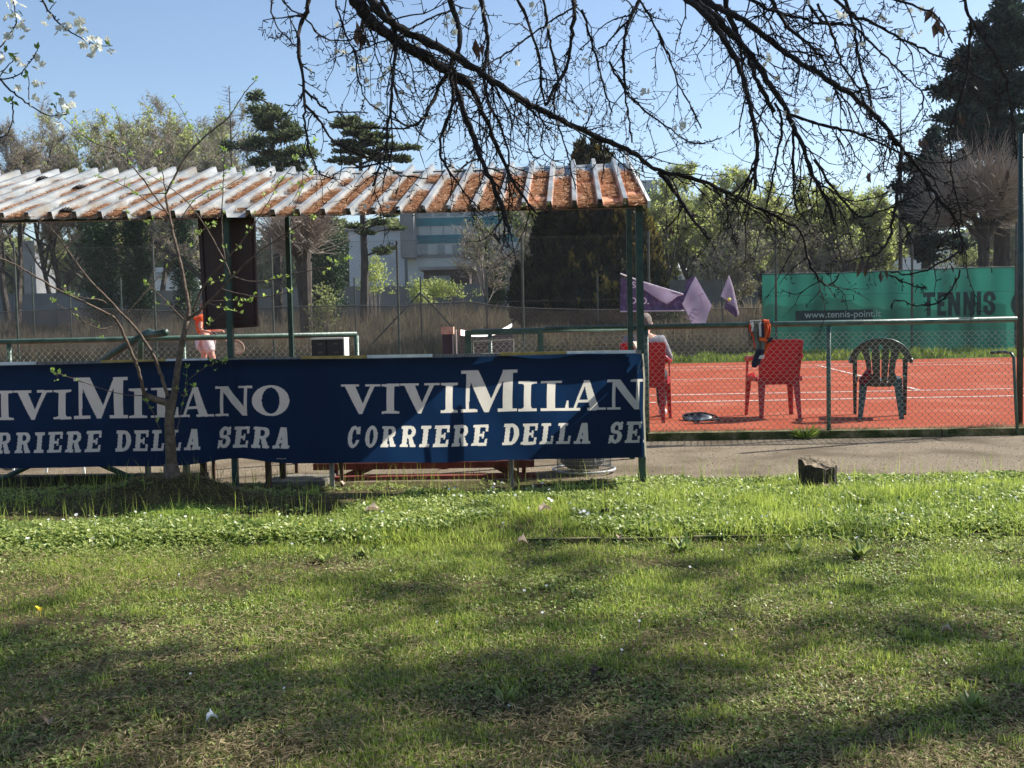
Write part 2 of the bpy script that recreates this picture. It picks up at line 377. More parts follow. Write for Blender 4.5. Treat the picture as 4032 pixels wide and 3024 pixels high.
g.box((XR+.001, SY0, 0), (XR+.03, SY0+.002, .001))
g = G(); a = Vector((XR+.012, SY0-.01, ZE0+.01)); b = Vector((XR+.012, SY1+.01, ZE1+.03)); g.bar(a, b, .018, .042); build('edge_trim', g, MAT['cab_top'], shel)
g = G(); g.bar((XR-7.2, SY0+.14, ZE0+.018), (XR-.02, SY0+.14, ZE0+.018), .03, .022); g.bar((XR-7.2, SY1-.12, ZE1-.08), (XR-.02, SY1-.12, ZE1-.08), .03, .05)
build('roof_beam', g, MAT['green_paint'], shel)
def post(dxt, dyt, Y, wd, ztop):
    p = at(dxt, dyt, Y); g = G(); g.box((p.x-wd/2, Y-wd/2, -.03), (p.x+wd/2, Y+wd/2, ztop)); return g, p.x
posts = []
slope = (ZE1-ZE0)/(SY1-SY0)
for (dx, dy, Y, wd) in ((497, 700, 6.42, .036), (628, 700, 7.80, .034), (1383, 700, 6.42, .044), (1360, 600, 7.80, .04), (-420, 700, 6.42, .036), (-240, 700, 7.80, .036)):
    zt = ZE0+(Y-SY0)*slope-.02
    g, px_ = post(dx, dy, Y, wd, zt); build('post', g, MAT['green_paint'], shel); posts.append((px_, Y, zt))
for k in (0, 2, 4):
    g = G(); a, b = posts[k], posts[k+1]; g.bar((a[0], a[1], a[2]-.03), (b[0], b[1], b[2]-.03), .03, .035); build('rafter', g, MAT['green_paint'], shel)
g = G(); g.tube([at(-60, 1060, 6.6), at(20, 1027, 6.62), at(95, 992, 6.64), at(200, 940, 6.66)], .017, 8); build('brace', g, MAT['green_paint'], shel)
g = G(); g.tube([at(160, 975, 6.66), at(215, 1002, 6.64), at(275, 1028, 6.62), at(335, 1054, 6.6)], .019, 8); build('brace', g, MAT['green_paint'], shel)

# needles lying in the roof troughs
N = 90000
u = rng.random(N); kk = rng.integers(0, 34, N); tt = rng.random(N)**1.2*.80
xx = XR-kk*pitch-.108*rng.beta(1.2, 1.2, N)+.045*tt; clump = vnoise(xx*5+50, tt*9+kk*3.3, 11)+.25*vnoise(xx*17+50, tt*30, 12)
keep = clump > .36+.14*np.clip((XR-xx-1.2)/2, 0, 1); xx = xx[keep]; tt = tt[keep]; N = len(xx)
yy = SY0+(SY1-SY0)*tt; zz = ZE0+(ZE1-ZE0)*tt-.02*tt*(xx-XR+4)/4+.012*np.sin(xx*1.3)+.004+rng.random(N)*.018
an = rng.normal(0, .55, N); L = rng.uniform(.03, .075, N); s_ = np.where(rng.random(N) < .5, 1, -1)
U = np.stack([np.cos(an)*L*s_, np.sin(an)*L*.95, np.sin(an)*L*.33+rng.normal(0, .007, N)], 1)
W = np.stack([-np.sin(an), np.cos(an), np.zeros(N)], 1)*rng.uniform(.0016, .0034, N)[:, None]
g = G(); g.cards(np.stack([xx-U[:, 0]/2, yy, zz], 1), U, W, rng.random(N))
tag(build('pine_needles', g, MAT['needle']), 'drifts of orange brown pine needles lying in the roof troughs', 'pine needles', kind='stuff')

# pine cones caught on the roof
for k_, (sx_, sy_, lab_) in enumerate(((165, 701, 'dark pine cone on the roof, farthest left and highest of the three'), (312, 737, 'dark pine cone on the roof between two ribs, middle one of the three'), (258, 822, 'dark pine cone lying at the roof eave above the sapling branches'))):
    f_ = {0: .80, 1: .55, 2: .06}[k_]; Yc = SY0+(SY1-SY0)*f_; p = at(sx_/K, sy_/K, Yc); zc = ZE0+(ZE1-ZE0)*f_+.03; g = G(); n_ = 90; i_ = np.arange(n_); a_ = i_*2.4; h_ = i_/n_; r_ = .026*np.sin(np.pi*(h_*.85+.1))
    P_ = np.stack([p.x-.05+h_*.11, Yc+r_*np.cos(a_)*.4, zc+r_*np.sin(a_)*.4], 1); U_c = np.stack([.012+0*a_, np.cos(a_)*r_, np.sin(a_)*r_], 1); W_c = np.cross(U_c, [1., 0, 0]); W_c *= (.008/(np.linalg.norm(W_c, axis=1)+1e-9))[:, None]
    g.cards(P_, U_c, W_c); g.tube([(p.x-.05, Yc, zc), (p.x, Yc, zc), (p.x+.055, Yc, zc)], [.008, .016, .006], 7); tag(build('pine_cone', g, MAT['bark']), lab_, 'pine cone', 'pine cones on the shelter roof')
# roof screws
g = G()
for i in range(0, 46):
    for t in (.08, .5, .93):
        x_ = XR-i*pitch-.055+.045*t; y_ = SY0+(SY1-SY0)*t; z_ = ZE0+(ZE1-ZE0)*t-.02*t*(x_-XR+4)/4+.012*math.sin(x_*1.3); g.tube([(x_, y_, z_+.001), (x_, y_, z_+.006)], [.007, .005], 6)
tag(build('roof_screws', g, MAT['cab_grey'], shel), kind='stuff')
# hanging brown board
bd = thing('hanging_board', at(490, 465, 6.52), 'dark brown panelled board hanging under the roof behind the green post', 'board')
def quad_box(c4, Y0, th_):   # four traced corners -> slab
    V = [tuple(at(x, y, Y0)) for x, y in c4]+[tuple(at(x, y, Y0)+Vector((0, th_, 0))) for x, y in c4]
    return V, np.array([(0,3,2,1),(4,5,6,7),(0,1,5,4),(1,2,6,5),(2,3,7,6),(3,0,4,7)])
g = G(); g.add(*quad_box([(426,452),(549,448),(557,706),(440,713)], 6.50, .025)); build('panel', g, MAT['brown_board'], bd)
g = G()
for a, b in (((433,470),(446,705)), ((541,468),(549,702)), ((441,690),(551,684)), ((445,703),(552,698))):
    g.bar(at(*a, 6.494), at(*b, 6.494), .010, .012, upv=(0, 1, 0))
build('frame', g, MAT['brown_board'], bd)

# ------------------------------------------------------------------ banner, cut cell by cell so the print is part of the cloth
def poly(*p): return [('p', 1, list(p))]
def hole(*p): return [('p', 0, list(p))]
def ell(cx, cy, a, b, v=1): return [('e', v, (cx, cy, a, b))]
def cut(x0, y0, x1, y1): return [('p', 0, [(x0,y0),(x1,y0),(x1,y1),(x0,y1)])]
def rec(x0, y0, x1, y1): return poly((x0,y0),(x1,y0),(x1,y1),(x0,y1))
def inpoly(X, Y, P):
    ins = np.zeros(X.shape, bool); n = len(P)
    for i in range(n):
        x0, y0 = P[i]; x1, y1 = P[(i+1) % n]
        if y0 == y1: continue
        c = ((y0 > Y) != (y1 > Y)) & (X < (x1-x0)*(Y-y0)/(y1-y0)+x0); ins ^= c
    return ins
def test(X, Y, sh):
    r = np.zeros(X.shape, bool)
    for k, v, d in sh:
        if k == 'p': q = inpoly(X, Y, d)
        else: q = ((X-d[0])/d[2])**2+((Y-d[1])/d[3])**2 < 1
        r = (r | q) if v else (r & ~q)
    return r
def stem(x0, x1, y0=0, y1=1, s=.09, k=.075, b=.06):   # stem with bracketed serifs
    m_ = (x0+x1)/2
    r = rec(x0, y0, x1, y1)
    for (yy, sg) in ((y0, 1), (y1, -1)):
        r += poly((x0-s, yy), (x1+s, yy), (x1+s, yy+sg*k), (x1+.02, yy+sg*(k+.02)), (x1, yy+sg*(k+b)), (x0, yy+sg*(k+b)), (x0-.02, yy+sg*(k+.02)), (x0-s, yy+sg*k))
    return r
def sf(x0, x1, y, sg): return rec(x0, min(y, y+sg*.075), x1, max(y, y+sg*.075))
GS = {  # serif capitals, normalised to their own box (0..1 wide, 0..1 high)
 'I': stem(.30, .70, s=.28),
 'V': poly((.06,1),(.34,1),(.60,.24),(.54,0),(.45,0))+poly((.45,0),(.54,0),(.90,1),(.78,1))+sf(-.02,.46,1,-1)+sf(.62,1.02,1,-1),
 'M': poly((.10,1),(.31,1),(.56,.28),(.47,0),(.42,0),(.13,.86))+poly((.42,0),(.50,0),(.84,1),(.76,1),(.52,.22))+rec(.75,0,.92,1)+poly((.09,0),(.15,0),(.18,1),(.10,1))+sf(0,.30,0,1)+sf(.66,1.0,0,1)+sf(0,.26,1,-1)+sf(.74,1.0,1,-1),
 'A': poly((.10,0),(.18,0),(.50,1),(.42,1))+poly((.60,0),(.86,0),(.56,1),(.40,1))+rec(.24,.27,.72,.36)+sf(-.02,.32,0,1)+sf(.50,1.02,0,1),
 'N': rec(.14,0,.22,1)+rec(.78,0,.87,1)+poly((.12,1),(.34,1),(.87,.16),(.87,0),(.74,0),(.16,.9))+sf(0,.36,0,1)+sf(0,.30,1,-1)+sf(.62,1.0,1,-1),
 'O': ell(.5,.5,.5,.52)+ell(.5,.5,.24,.44,0),
 'L': rec(.22,0,.52,1)+sf(0,.74,1,-1)+sf(0,1,0,1)+poly((.5,.05),(.86,.07),(.93,.34),(1,.34),(1,0),(.5,0)),
}
GB = {  # heavy slab capitals, slanted when placed
 'I': rec(.25,0,.75,1)+rec(0,0,1,.15)+rec(0,.85,1,1),
 'E': rec(.12,0,.46,1)+rec(0,0,1,.14)+rec(0,.86,1,1)+rec(.4,.43,.72,.57)+rec(.64,.34,.76,.66)+rec(.84,0,1,.33)+rec(.84,.67,1,1),
 'L': rec(.16,0,.52,1)+rec(0,.86,.70,1)+rec(0,0,1,.14)+rec(.82,0,1,.38),
 'D': rec(.10,0,.42,1)+rec(0,0,.55,.14)+rec(0,.86,.55,1)+[('e',1,(.5,.5,.5,.5))]+cut(-.2,.14,.10,.86)+[('e',0,(.5,.5,.17,.35))]+cut(.42,.17,.52,.83)+rec(.10,.1,.40,.9),
 'C': ell(.5,.5,.5,.52)+ell(.54,.5,.19,.36,0)+cut(.6,.36,1.1,.62)+rec(.82,.62,1.0,.98),
 'O': ell(.5,.5,.5,.52)+ell(.5,.5,.17,.36,0),
 'R': rec(.10,0,.42,1)+ell(.60,.72,.34,.28)+rec(.3,.44,.6,1)+ell(.56,.72,.12,.14,0)+cut(.42,.58,.56,.86)+rec(0,.86,.6,1)+rec(0,0,.52,.14)+poly((.46,.5),(.72,.5),(.94,.12),(1.02,.12),(1.02,0),(.66,0)),
 'A': poly((.12,.05),(.32,.05),(.58,1),(.34,1))+poly((.54,.05),(.90,.05),(.70,1),(.40,1))+rec(.3,.24,.7,.40)+rec(0,0,.42,.14)+rec(.48,0,1.0,.14),
 'S': ell(.48,.71,.42,.30)+ell(.50,.71,.13,.14,0)+cut(.55,.45,1.1,.62)+ell(.52,.30,.44,.31)+ell(.48,.31,.14,.15,0)+cut(-.1,.38,.36,.47)+poly((.12,.62),(.40,.55),(.85,.42),(.62,.42))+rec(.78,.62,.94,1)+rec(.02,0,.18,.38),
}
row1 = [('V',-220,-68,1),('I',-61,12,1),('V',18,167,1),('I',173,246,1),('M',255,477,2),('I',482,557,1),('L',572,683,1),('A',683,825,1),('N',833,979,1),('O',979,1130,1)]
row2 = [('C',-207,-153),('O',-138,-82),('R',-72,-6),('R',6,74),('I',84,130),('E',138,204),('R',213,282),('E',291,358),('D',413,482),('E',487,553),('L',561,620),('L',627,688),('A',696,768),('S',832,892),('E',897,962),('R',970,1046),('A',1054,1127)]
BY = 6.345; px6 = BY/F
def bx(sx): return (sx-2150)*px6
nA, nB = 1060, 196
bx0, bx1 = bx(-140), bx(2530); 
U_, W_ = np.meshgrid(np.linspace(0, 1, nA), np.linspace(0, 1, nB))
Xb = bx0+(bx1-bx0)*U_
SX = Xb/px6+2150
def top(x): return .858-.012*np.exp(-((x-bx(2530))/.25)**2)+.006*np.sin(x*2.2)
def bot(x): return .192+.036*np.exp(-((x-bx(905))/.20)**2)+.004*np.sin(x*3.1+1)-.003*np.sin(x*7)
Zb = bot(Xb)*(1-W_)+top(Xb)*W_
Yb = BY+.010*np.sin(Xb*4.1+2*W_)*(1-W_)+.006*np.sin(Xb*11+5*W_)+.012*np.exp(-((Xb-bx(905))/.05)**2)*.5+.004*vnoise(Xb*14+40, Zb*9+3, 21)
Yb -= .015*np.exp(-((Xb-bx(905))/.03)**2)*1.0
Xb2 = Xb+.004*np.sin(W_*9)
# cell centres
cx = (SX[:-1,:-1]+SX[1:,1:])/2; cz = (Zb[:-1,:-1]+Zb[1:,1:])/2
sag = bot((cx-2150)*px6)-.192
base1 = .502+.1*sag; h1 = .190; base2 = .288+.35*sag; h2 = .135
mask = np.zeros(cx.shape, bool)
for off in (0, 1558):
    for ch, a, b, k in row1:
        hh = h1*(1.40 if k == 2 else 1)
        mask |= test((cx-off-a)/(b-a), (cz-base1)/hh, GS[ch])
    for ch, a, b in row2:
        v = (cz-base2)/h2
        mask |= test((cx-off-a-4-v*14+6)/(b-a-7), v, GB[ch])
iD = np.arange(nA*nB).reshape(nB, nA); Q = np.stack([iD[:-1,:-1], iD[:-1,1:], iD[1:,1:], iD[1:,:-1]], -1)
VB = np.stack([Xb2, Yb, Zb], -1).reshape(-1, 3)
def submesh(V, Q, m_):
    q = Q[m_]; ids, inv = np.unique(q, return_inverse=True); return V[ids], inv.reshape(q.shape)
ban = thing('advertising_banner', (bx(1200), BY, .19), 'long navy cloth banner with pale VIVIMILANO CORRIERE DELLA SERA lettering tied across the shelter front', 'banner')
g = G(); g.add(*submesh(VB, Q, ~mask)); build('cloth', g, MAT['navy'], ban, smooth=True)
g = G(); g.add(*submesh(VB, Q, mask)); build('lettering', g, MAT['letter'], ban, smooth=True)
g = G(); ns_ = 12; V = [(XR-.045+.01*math.sin(k*.9)*(j/6), 6.352+.56*k/ns_, .20+.62*j/6) for j in range(7) for k in range(ns_+1)]; g.add(V, np.array([[j*(ns_+1)+k, j*(ns_+1)+k+1, (j+1)*(ns_+1)+k+1, (j+1)*(ns_+1)+k] for j in range(6) for k in range(ns_)])); build('side_cloth', g, MAT['navy'], ban, smooth=True)
g = G()   # hem cord and tie
g.tube([(bx(2528)+.004, BY-.004, top(bx(2528))), (bx(2536), BY-.006, .70), (bx(2533), BY-.005, .5), (bx(2538), BY-.003, .2)], .006, 6); build('edge_hem', g, MAT['letter'], ban)
g = G(); p = at(1387, 772, 6.34); g.tube([p, p+Vector((-.012, -.01, -.03)), p+Vector((-.022, -.012, -.07)), p+Vector((-.03, -.01, -.10))], .003, 5); g.tube([p, p+Vector((.006, -.01, -.05)), p+Vector((-.012, -.01, -.09))], .003, 5); build('tie', g, MAT['bag'], ban)
def text(body, size, loc, mat, parent, name='lettering', rz=0, ry=0, bold=0, sx=1, ext=.001):
    cu = bpy.data.curves.new(name, 'FONT'); cu.body = body; cu.size = size; cu.extrude = ext; cu.offset = bold
    o = bpy.data.objects.new('tmp', cu); C.objects.link(o); bpy.context.view_layer.update()
    me = bpy.data.meshes.new_from_object(o.evaluated_get(bpy.context.evaluated_depsgraph_get())); bpy.data.objects.remove(o)
    M = Matrix.Translation(Vector(loc)-LOC.get(parent.name, Vector())) @ Matrix.Rotation(rz, 4, 'Z') @ Matrix.Rotation(ry, 4, 'Y') @ Matrix.Rotation(R(90), 4, 'X') @ Matrix.Diagonal((sx, 1, 1, 1))
    me.transform(M); me.materials.clear(); me.materials.append(MAT[mat])
    q = bpy.data.objects.new(name, me); C.objects.link(q); q.parent = parent; LOC[q.name] = LOC[parent.name]; return q
text('serilap.com', .014, (bx(1072), BY-.022, .225), 'letter', ban, 'small_print')

# ------------------------------------------------------------------ counter with striped edge boards (banner hangs from it)
cnt = thing('counter', (-1, 6.5, 0), 'narrow wooden counter behind the navy banner with worn white and yellow edge strips', 'counter')
ctop = .872
g = G(); g.box((bx(-160), 6.375, ctop-.022), (XR-.04, 6.43, ctop)); build('counter_top', g, MAT['grey_wood'], cnt)
for a, b, mname in ((-160, 104, 'white_paint'), (370, 632, 'yellow_paint'), (634, 800, 'white_paint'), (1178, 1440, 'yellow_paint'), (1442, 1702, 'white_paint'), (1970, 2232, 'yellow_paint'), (2234, 2505, 'white_paint')):
    g = G(); g.box((bx(a), 6.362, ctop-.016), (bx(b), 6.373, ctop+.004)); build('edge_strip', g, MAT[mname], cnt)
g = G(); g.bar(at(1383, 762, 6.45), at(1372, 742, 6.95), .03, .03); build('end_board', g, MAT['plank_wood'], cnt)
for (dx, wd, mname, Y, zb) in ((717, .028, 'grey_wood', 6.45, 0), (1105, .028, 'grey_wood', 6.50, 0), (738, .024, 'brown_wood', 6.62, 0), (580, .034, 'brown_wood', 6.55, .02), (611, .036, 'brown_wood', 6.78, 0), (403, .036, 'grey_wood', 6.55, 0), (440, .036, 'brown_wood', 6.62, 0), (320, .030, 'grey_wood', 6.55, 0), (360, .03, 'brown_wood', 6.65, 0), (462, .02, 'brown_wood', 6.9, 0), (641, .022, 'brown_wood', 7.3, 0), (1119, .014, 'brown_wood', 6.6, 0)):
    p = at(dx, 1020, Y); g = G(); g.box((p.x-wd/2, Y-wd/2, -.02), (p.x+wd/2, Y+wd/2, ctop-.024)); build('leg', g, MAT[mname], cnt)

# red bench low behind the banner
rb = thing('red_bench', (at(918, 1040, 7.0).x, 7.0, 0), 'low dark red plank bench standing on the path edge behind the banner', 'bench')
def pl(a, b, Y, t, w_, nm, mt='red_wood', par=None, dy=0):
    g = G(); A = at(*a, Y); B = at(*b, Y+dy); g.bar(A, B, w_, t, upv=(0,0,1)); build(nm, g, MAT[mt], par)
pl((680, 1007), (1154, 1000), 7.05, .045, .11, 'seat_plank', par=rb)
pl((683, 1036), (1157, 1029), 6.93, .042, .10, 'lower_plank', par=rb)
pl((700, 940), (1130, 934), 7.2, .05, .2, 'table_plank', par=rb)
for a, b, Y0_, Y1_ in (((742, 1034), (810, 1003), 6.97, 7.15), ((1122, 1030), (1063, 1000), 6.97, 7.15), ((955, 1030), (962, 1005), 7.4, 7.4), ((1012, 1022), (1012, 1003), 7.6, 7.6), ((725, 1040), (728, 940), 7.15, 7.15), ((1132, 1032), (1130, 940), 7.15, 7.15), ((1100, 1015), (1093, 1000), 7.5, 7.5)):
    g = G(); g.bar(at(*a, Y0_), at(*b, Y1_), .028, .05); build('strut', g, MAT['red_wood'], rb)
# concrete slab
g = G(); p = at(590, 1054, 6.8); g.box((at(575, 1050, 6.65).x, 6.62, -.02), (at(705, 1045, 6.65).x, 6.98, .035)); tag(build('concrete_slab', g, MAT['concrete']), 'flat pale concrete slab at the path edge under the banner', 'slab')
# dark old sleeper/kerb in shade at the left
g = G()
for i in range(3):
    x0 = at(-30+i*160, 1045, 6.85).x; x1 = at(126+i*160, 1045, 6.85).x
    g.box((x0, 6.8+.01*i, -.02), (x1, 6.9+.01*i, .07))
tag(build('timber_edging', g, MAT['stump_bark']), 'dark low edging log between the path and shaded soil at left', 'edging')
# wire basket with grey bag
wbp = at(1262, 1033, 7.12); wb = thing('litter_basket', (wbp.x, 7.12, 0), 'round wire mesh litter basket with grey liner bag behind the banner corner', 'litter basket')
g = G(); cx_, cy_ = wbp.x, 7.12; r_ = .19
for k in range(72):
    a = 2*math.pi*k/72; g.segs([(cx_+r_*math.cos(a), cy_+r_*math.sin(a), .02)], [(cx_+(r_+.02)*math.cos(a), cy_+(r_+.02)*math.sin(a), .62)], .0016, .0016)
for z in np.arange(.04, .62, .028):
    a = np.linspace(0, 2*math.pi, 33); P = np.stack([cx_+r_*np.cos(a), cy_+r_*np.sin(a), a*0+z], 1); g.segs(P[:-1], P[1:], .0016, .0016)
build('wire_mesh', g, MAT['wire_basket'], wb)
g = G()
a = np.linspace(0, 2*math.pi, 33)
g.tube(np.stack([cx_+(r_+.03)*np.cos(a), cy_+(r_+.03)*np.sin(a), a*0+.02], 1), .009, 6, cap=False); build('base_ring', g, MAT['wire_basket'], wb)
g = G(); P = []
nz, na = 14, 40
V = []
for i in range(nz):
    for k in range(na):
        rr = .15*(1+.10*math.sin(k*1.9+i*.7)+.06*math.sin(k*4.1-i*1.3))*(1 if i else .7); aa = 2*math.pi*k/na
        V.append((cx_-.01+rr*math.cos(aa), cy_+rr*math.sin(aa), .03+i*.04))
g.add(V, np.array([[i*na+k, i*na+(k+1) % na, (i+1)*na+(k+1) % na, (i+1)*na+k] for i in range(nz-1) for k in range(na)])); build('liner_bag', g, MAT['bag_plastic'], wb, smooth=True)

# ------------------------------------------------------------------ low green fence with chain link
FY = 9.04
def chain2(g, x0, x1, z0, z1, Y, p=.058, rad=.0019):
    # each wire: zigzag between x=i*p/2... columns at half pitch, hooked with short vertical twists
    cols = int((x1-x0)/(p/2)); hz = p*.52; A = []; B = []
    nz = int((z1-z0)/hz)
    tw = .16*hz
    zs = z0+np.arange(nz+1)*hz
    for i in range(0, cols, 1):
        par = (np.arange(nz+1)+i) % 2
        X = x0+i*p/2+np.where(par == 0, 0, p/2)
        jit = .0015*np.sin(i*.7+zs*9)
        Z = zs+.012*math.sin(x0+i*p/2*1.1)*(zs-z0)/(z1-z0)
        yo = Y+np.where(par == 0, 1, -1)*.003
        lo = np.stack([X+jit, yo, Z-tw], 1); hi = np.stack([X+jit, yo, Z+tw], 1)
        A.append(hi[:-1]); B.append(lo[1:]); A.append(lo[1:-1]); B.append(hi[1:-1])
    g.segs(np.concatenate(A[::1]), np.concatenate(B), rad, rad, 3)
def diag(g, x0, x1, z0, z1, Y, p=.07, rad=.002, both=True):
    n = int((x1-x0+(z1-z0))/p); A = []; B = []
    for i in range(n+1):
        a = x0-(z1-z0)+i*p
        A.append((a, Y, z0)); B.append((a+(z1-z0), Y, z1))
        A.append((a, Y+.004, z1)); B.append((a+(z1-z0), Y+.004, z0))
    g.segs(A, B, rad, rad, 3)
zr = at(1790, 699, FY).z
xl = at(1016, 716, FY).x; xr = at(2196, 690, FY).x
lf = thing('low_fence', (at(1790, 930, FY).x, FY, 0), 'waist high green tube fence with chain link along the red court, right of the banner', 'fence')
g = G(); g.tube([(xl+.02, FY, zr-.012), (xl+1.5, FY, zr-.006), (0, FY, zr), (2.5, FY, zr+.004), (xr, FY, zr+.006)], .0245, 12); build('top_rail', g, MAT['rail_paint'], lf, smooth=True)
for dx in (1397, 1790, 1060):
    p = at(dx, 800, FY); g = G(); g.tube([(p.x, FY, -.02), (p.x, FY, zr-.02)], .0195, 10); build('post', g, MAT['rail_paint'], lf, smooth=True)
g = G(); chain2(g, xl+.35, xr-.01, .07, zr-.045, FY-.024); build('chain_link', g, MAT['wire'], lf)
# small dead grass along the kerb comes later
lf2 = thing('low_fence', (at(400, 770, FY).x, FY, 0), 'waist high green tube fence behind the banner, left of the gap by the grey cabinet', 'fence')
zr2 = at(400, 732, FY).z; xe = at(771, 722, FY).x
g = G(); g.tube([(-8, FY, zr2), (xe, FY, zr2+.01)], .0245, 12); build('top_rail', g, MAT['rail_paint'], lf2, smooth=True)
for dx in (20, 397, 771, -350):
    p = at(dx, 760, FY); g = G(); g.tube([(p.x, FY, -.02), (p.x, FY, zr2-.0)], .021, 10); build('post', g, MAT['rail_paint'], lf2, smooth=True)
g = G(); chain2(g, -6, xe-.02, .3, zr2-.03, FY-.024); build('chain_link', g, MAT['wire'], lf2)
# open gate leaf
GY = 8.7
a = at(1011, 719, GY); b = at(1170, 717, GY)
gt = thing('fence_gate', (a.x, GY, 0), 'small open chain link gate leaf in a green frame between the two low fences', 'gate')
g = G(); g.bar((a.x, GY, a.z), (b.x, GY, a.z), .045, .04, upv=(0,0,1)); g.bar((a.x, GY, .05), (a.x, GY, a.z+.02), .055, .04, upv=(0,1,0)); g.bar((b.x-.01, GY, .05), (b.x-.01, GY, a.z-.015), .05, .04, upv=(0,1,0)); g.bar((b.x-.1, GY-.01, a.z), (b.x+.02, GY-.02, a.z-.035), .022, .012); build('frame', g, MAT['rail_paint'], gt)
g = G(); chain2(g, a.x+.03, b.x-.03, .1, a.z-.03, GY-.01, p=.055, rad=.003); build('chain_link', g, MAT['wire'], gt)
g = G(); q = at(1046, 735, GY+.02); g.tube([at(1024, 772, 8.75), at(1022, 738, 8.75), at(1110, 733, 8.75), at(1110, 775, 8.75)], .008, 6); build('inner_frame', g, MAT['wire'], gt)
# tubular handrail bent in front of left fence
hr = thing('bent_handrail', tuple(at(305, 770, 8.6)), 'thick bent tube handrail sloping over the left low fence', 'handrail')
g = G(); g.tube([at(205, 790, 8.7), at(255, 757, 8.6), at(300, 730, 8.5), at(315, 723, 8.5), at(335, 722, 8.4), at(358, 718, 8.2)], .030, 10); build('rail', g, MAT['green_paint'], hr, smooth=True)
g = G(); g.tube([at(303, 800, 8.5), at(304, 735, 8.5), at(309, 722, 8.5), at(322, 716, 8.5), at(335, 721, 8.45)], .025, 10); build('post', g, MAT['rail_paint'], hr, smooth=True)
# tall post and small pipe frame at right
tp = thing('tall_fence_post', (at(2204, 700, 9.3).x, 9.3, 0), 'tall slim green post at the right end of the low fence', 'post')
p = at(2204, 700, 9.3); g = G(); g.tube([(p.x, 9.3, -.05), (p.x-.0, 9.3, at(2207, 287, 9.3).z)], .028, 12); build('pole', g, MAT['green_paint'], tp, smooth=True)
g = G(); g.tube([(p.x, 9.3, at(2207, 287, 9.3).z-.01), (p.x, 9.3, at(2207, 285, 9.3).z)], .031, 12); build('cap', g, MAT['green_paint'], tp)
hp = thing('pipe_hoop', tuple(at(2190, 935, 8.95)), 'thin bent pipe hoop standing in front of the tall green post', 'pipe')
g = G(); g.tube([at(2140, 762, 9.25), at(2170, 760, 9.15), at(2184, 763, 9.0), at(2190, 772, 8.97), at(2191, 800, 8.95), at(2194, 870, 8.95), at(2198, 938, 8.95)], .014, 8); g2 = build('tube', g, MAT['rail_paint'], hp, smooth=True)
# meter cabinet
cb = thing('meter_cabinet', tuple(at(707, 770, 8.6)), 'small grey two door cabinet with white top fixed at the left low fence', 'cabinet')
c0 = at(674, 770, 8.6); c1 = at(741, 733, 8.6)
g = G(); g.box((c0.x, 8.6, .55), (c1.x, 8.8, c1.z)); build('body', g, MAT['cab_grey'], cb)
g = G(); g.box((c0.x-.006, 8.575, c1.z+.002), (c1.x+.012, 8.81, c1.z+.016)); g.box((c1.x+.001, 8.597, .55), (c1.x+.010, 8.80, c1.z+.001)); build('cover', g, MAT['cab_top'], cb)
mid = (c0.x+c1.x)/2-.005
for a, b in ((c0.x+.006, mid-.004), (mid+.004, c1.x-.004)):
    g = G(); g.box((a, 8.588, .56), (b, 8.598, c1.z-.008)); d = build('door', g, MAT['cab_grey'], cb)
    for zz_ in (at(700, 743, 8.6).z, at(700, 761, 8.6).z): g = G(); g.box(((a+b)/2-.01, 8.583, zz_-.006), ((a+b)/2+.03, 8.587, zz_+.006)); build('label_plate', g, MAT['cab_label'], d)
# ------------------------------------------------------------------ tennis net
nt_ = thing('tennis_net', (-1.23, 12.5, 0), 'tennis net with white tape running away across the red court', 'net')
NP = at(967, 706, 12.5); FP = at(1105, 698, 25.2)
g = G(); w2 = 24*ppx(12.5)/2
g.box((NP.x-w2*.9, 12.44, 0), (NP.x+w2*.9, 12.56, at(967, 722, 12.5).z)); build('near_post', g, MAT['post_dark'], nt_)
g = G(); g.box((NP.x-w2*1.1, 12.42, at(967, 722, 12.5).z), (NP.x+w2*1.1, 12.58, at(967, 706, 12.5).z)); build('post_cap', g, MAT['pale_wood'], nt_)
g = G(); g.tube([(FP.x, 25.2, 0), (FP.x, 25.2, FP.z)], .04, 10); build('far_post', g, MAT['post_dark'], nt_)
ns = 40; t = np.linspace(0, 1, ns); nx_ = NP.x+.14+(FP.x-NP.x-.14)*t; ny_ = 12.6+12.6*t
za, zb_ = at(985, 712, 12.6).z, at(1100, 699, 25).z
nz_ = za*(1-t)+zb_*t-4*.10*t*(1-t)
tp_ = np.stack([nx_, ny_, nz_], 1); bt_ = tp_.copy(); bt_[:, 2] -= .075; bo = tp_.copy(); bo[:, 2] = .05
g = G(); q = np.array([[i, i+1, ns+i+1, ns+i] for i in range(ns-1)]); g.add(np.concatenate([tp_+[.012,0,0], bt_+[.012,0,0]]), q); g.add(np.concatenate([tp_-[.012,0,0], bt_-[.012,0,0]]), q); g.add(np.concatenate([tp_+[.012,0,0], tp_-[.012,0,0]]), q)
build('tape', g, MAT['net_tape'], nt_)
g = G(); mcount = 290; tt_ = np.linspace(0, 1, mcount); xx_ = np.interp(tt_, t, nx_); yy_ = np.interp(tt_, t, ny_); zz_ = np.interp(tt_, t, nz_)-.07
g.segs(np.stack([xx_, yy_, zz_], 1), np.stack([xx_, yy_, zz_*0+.04], 1), .0022, .0022)
for k in range(20):
    P = np.stack([nx_, ny_, nz_-.09-k*.045], 1); g.segs(P[:-1], P[1:], .0022, .0022)
build('netting', g, MAT['net_black'], nt_)
g = G(); g.bar((NP.x+.10, 12.55, .05), (NP.x+.10, 12.55, za), .012, .012); build('side_band', g, MAT['net_tape'], nt_)

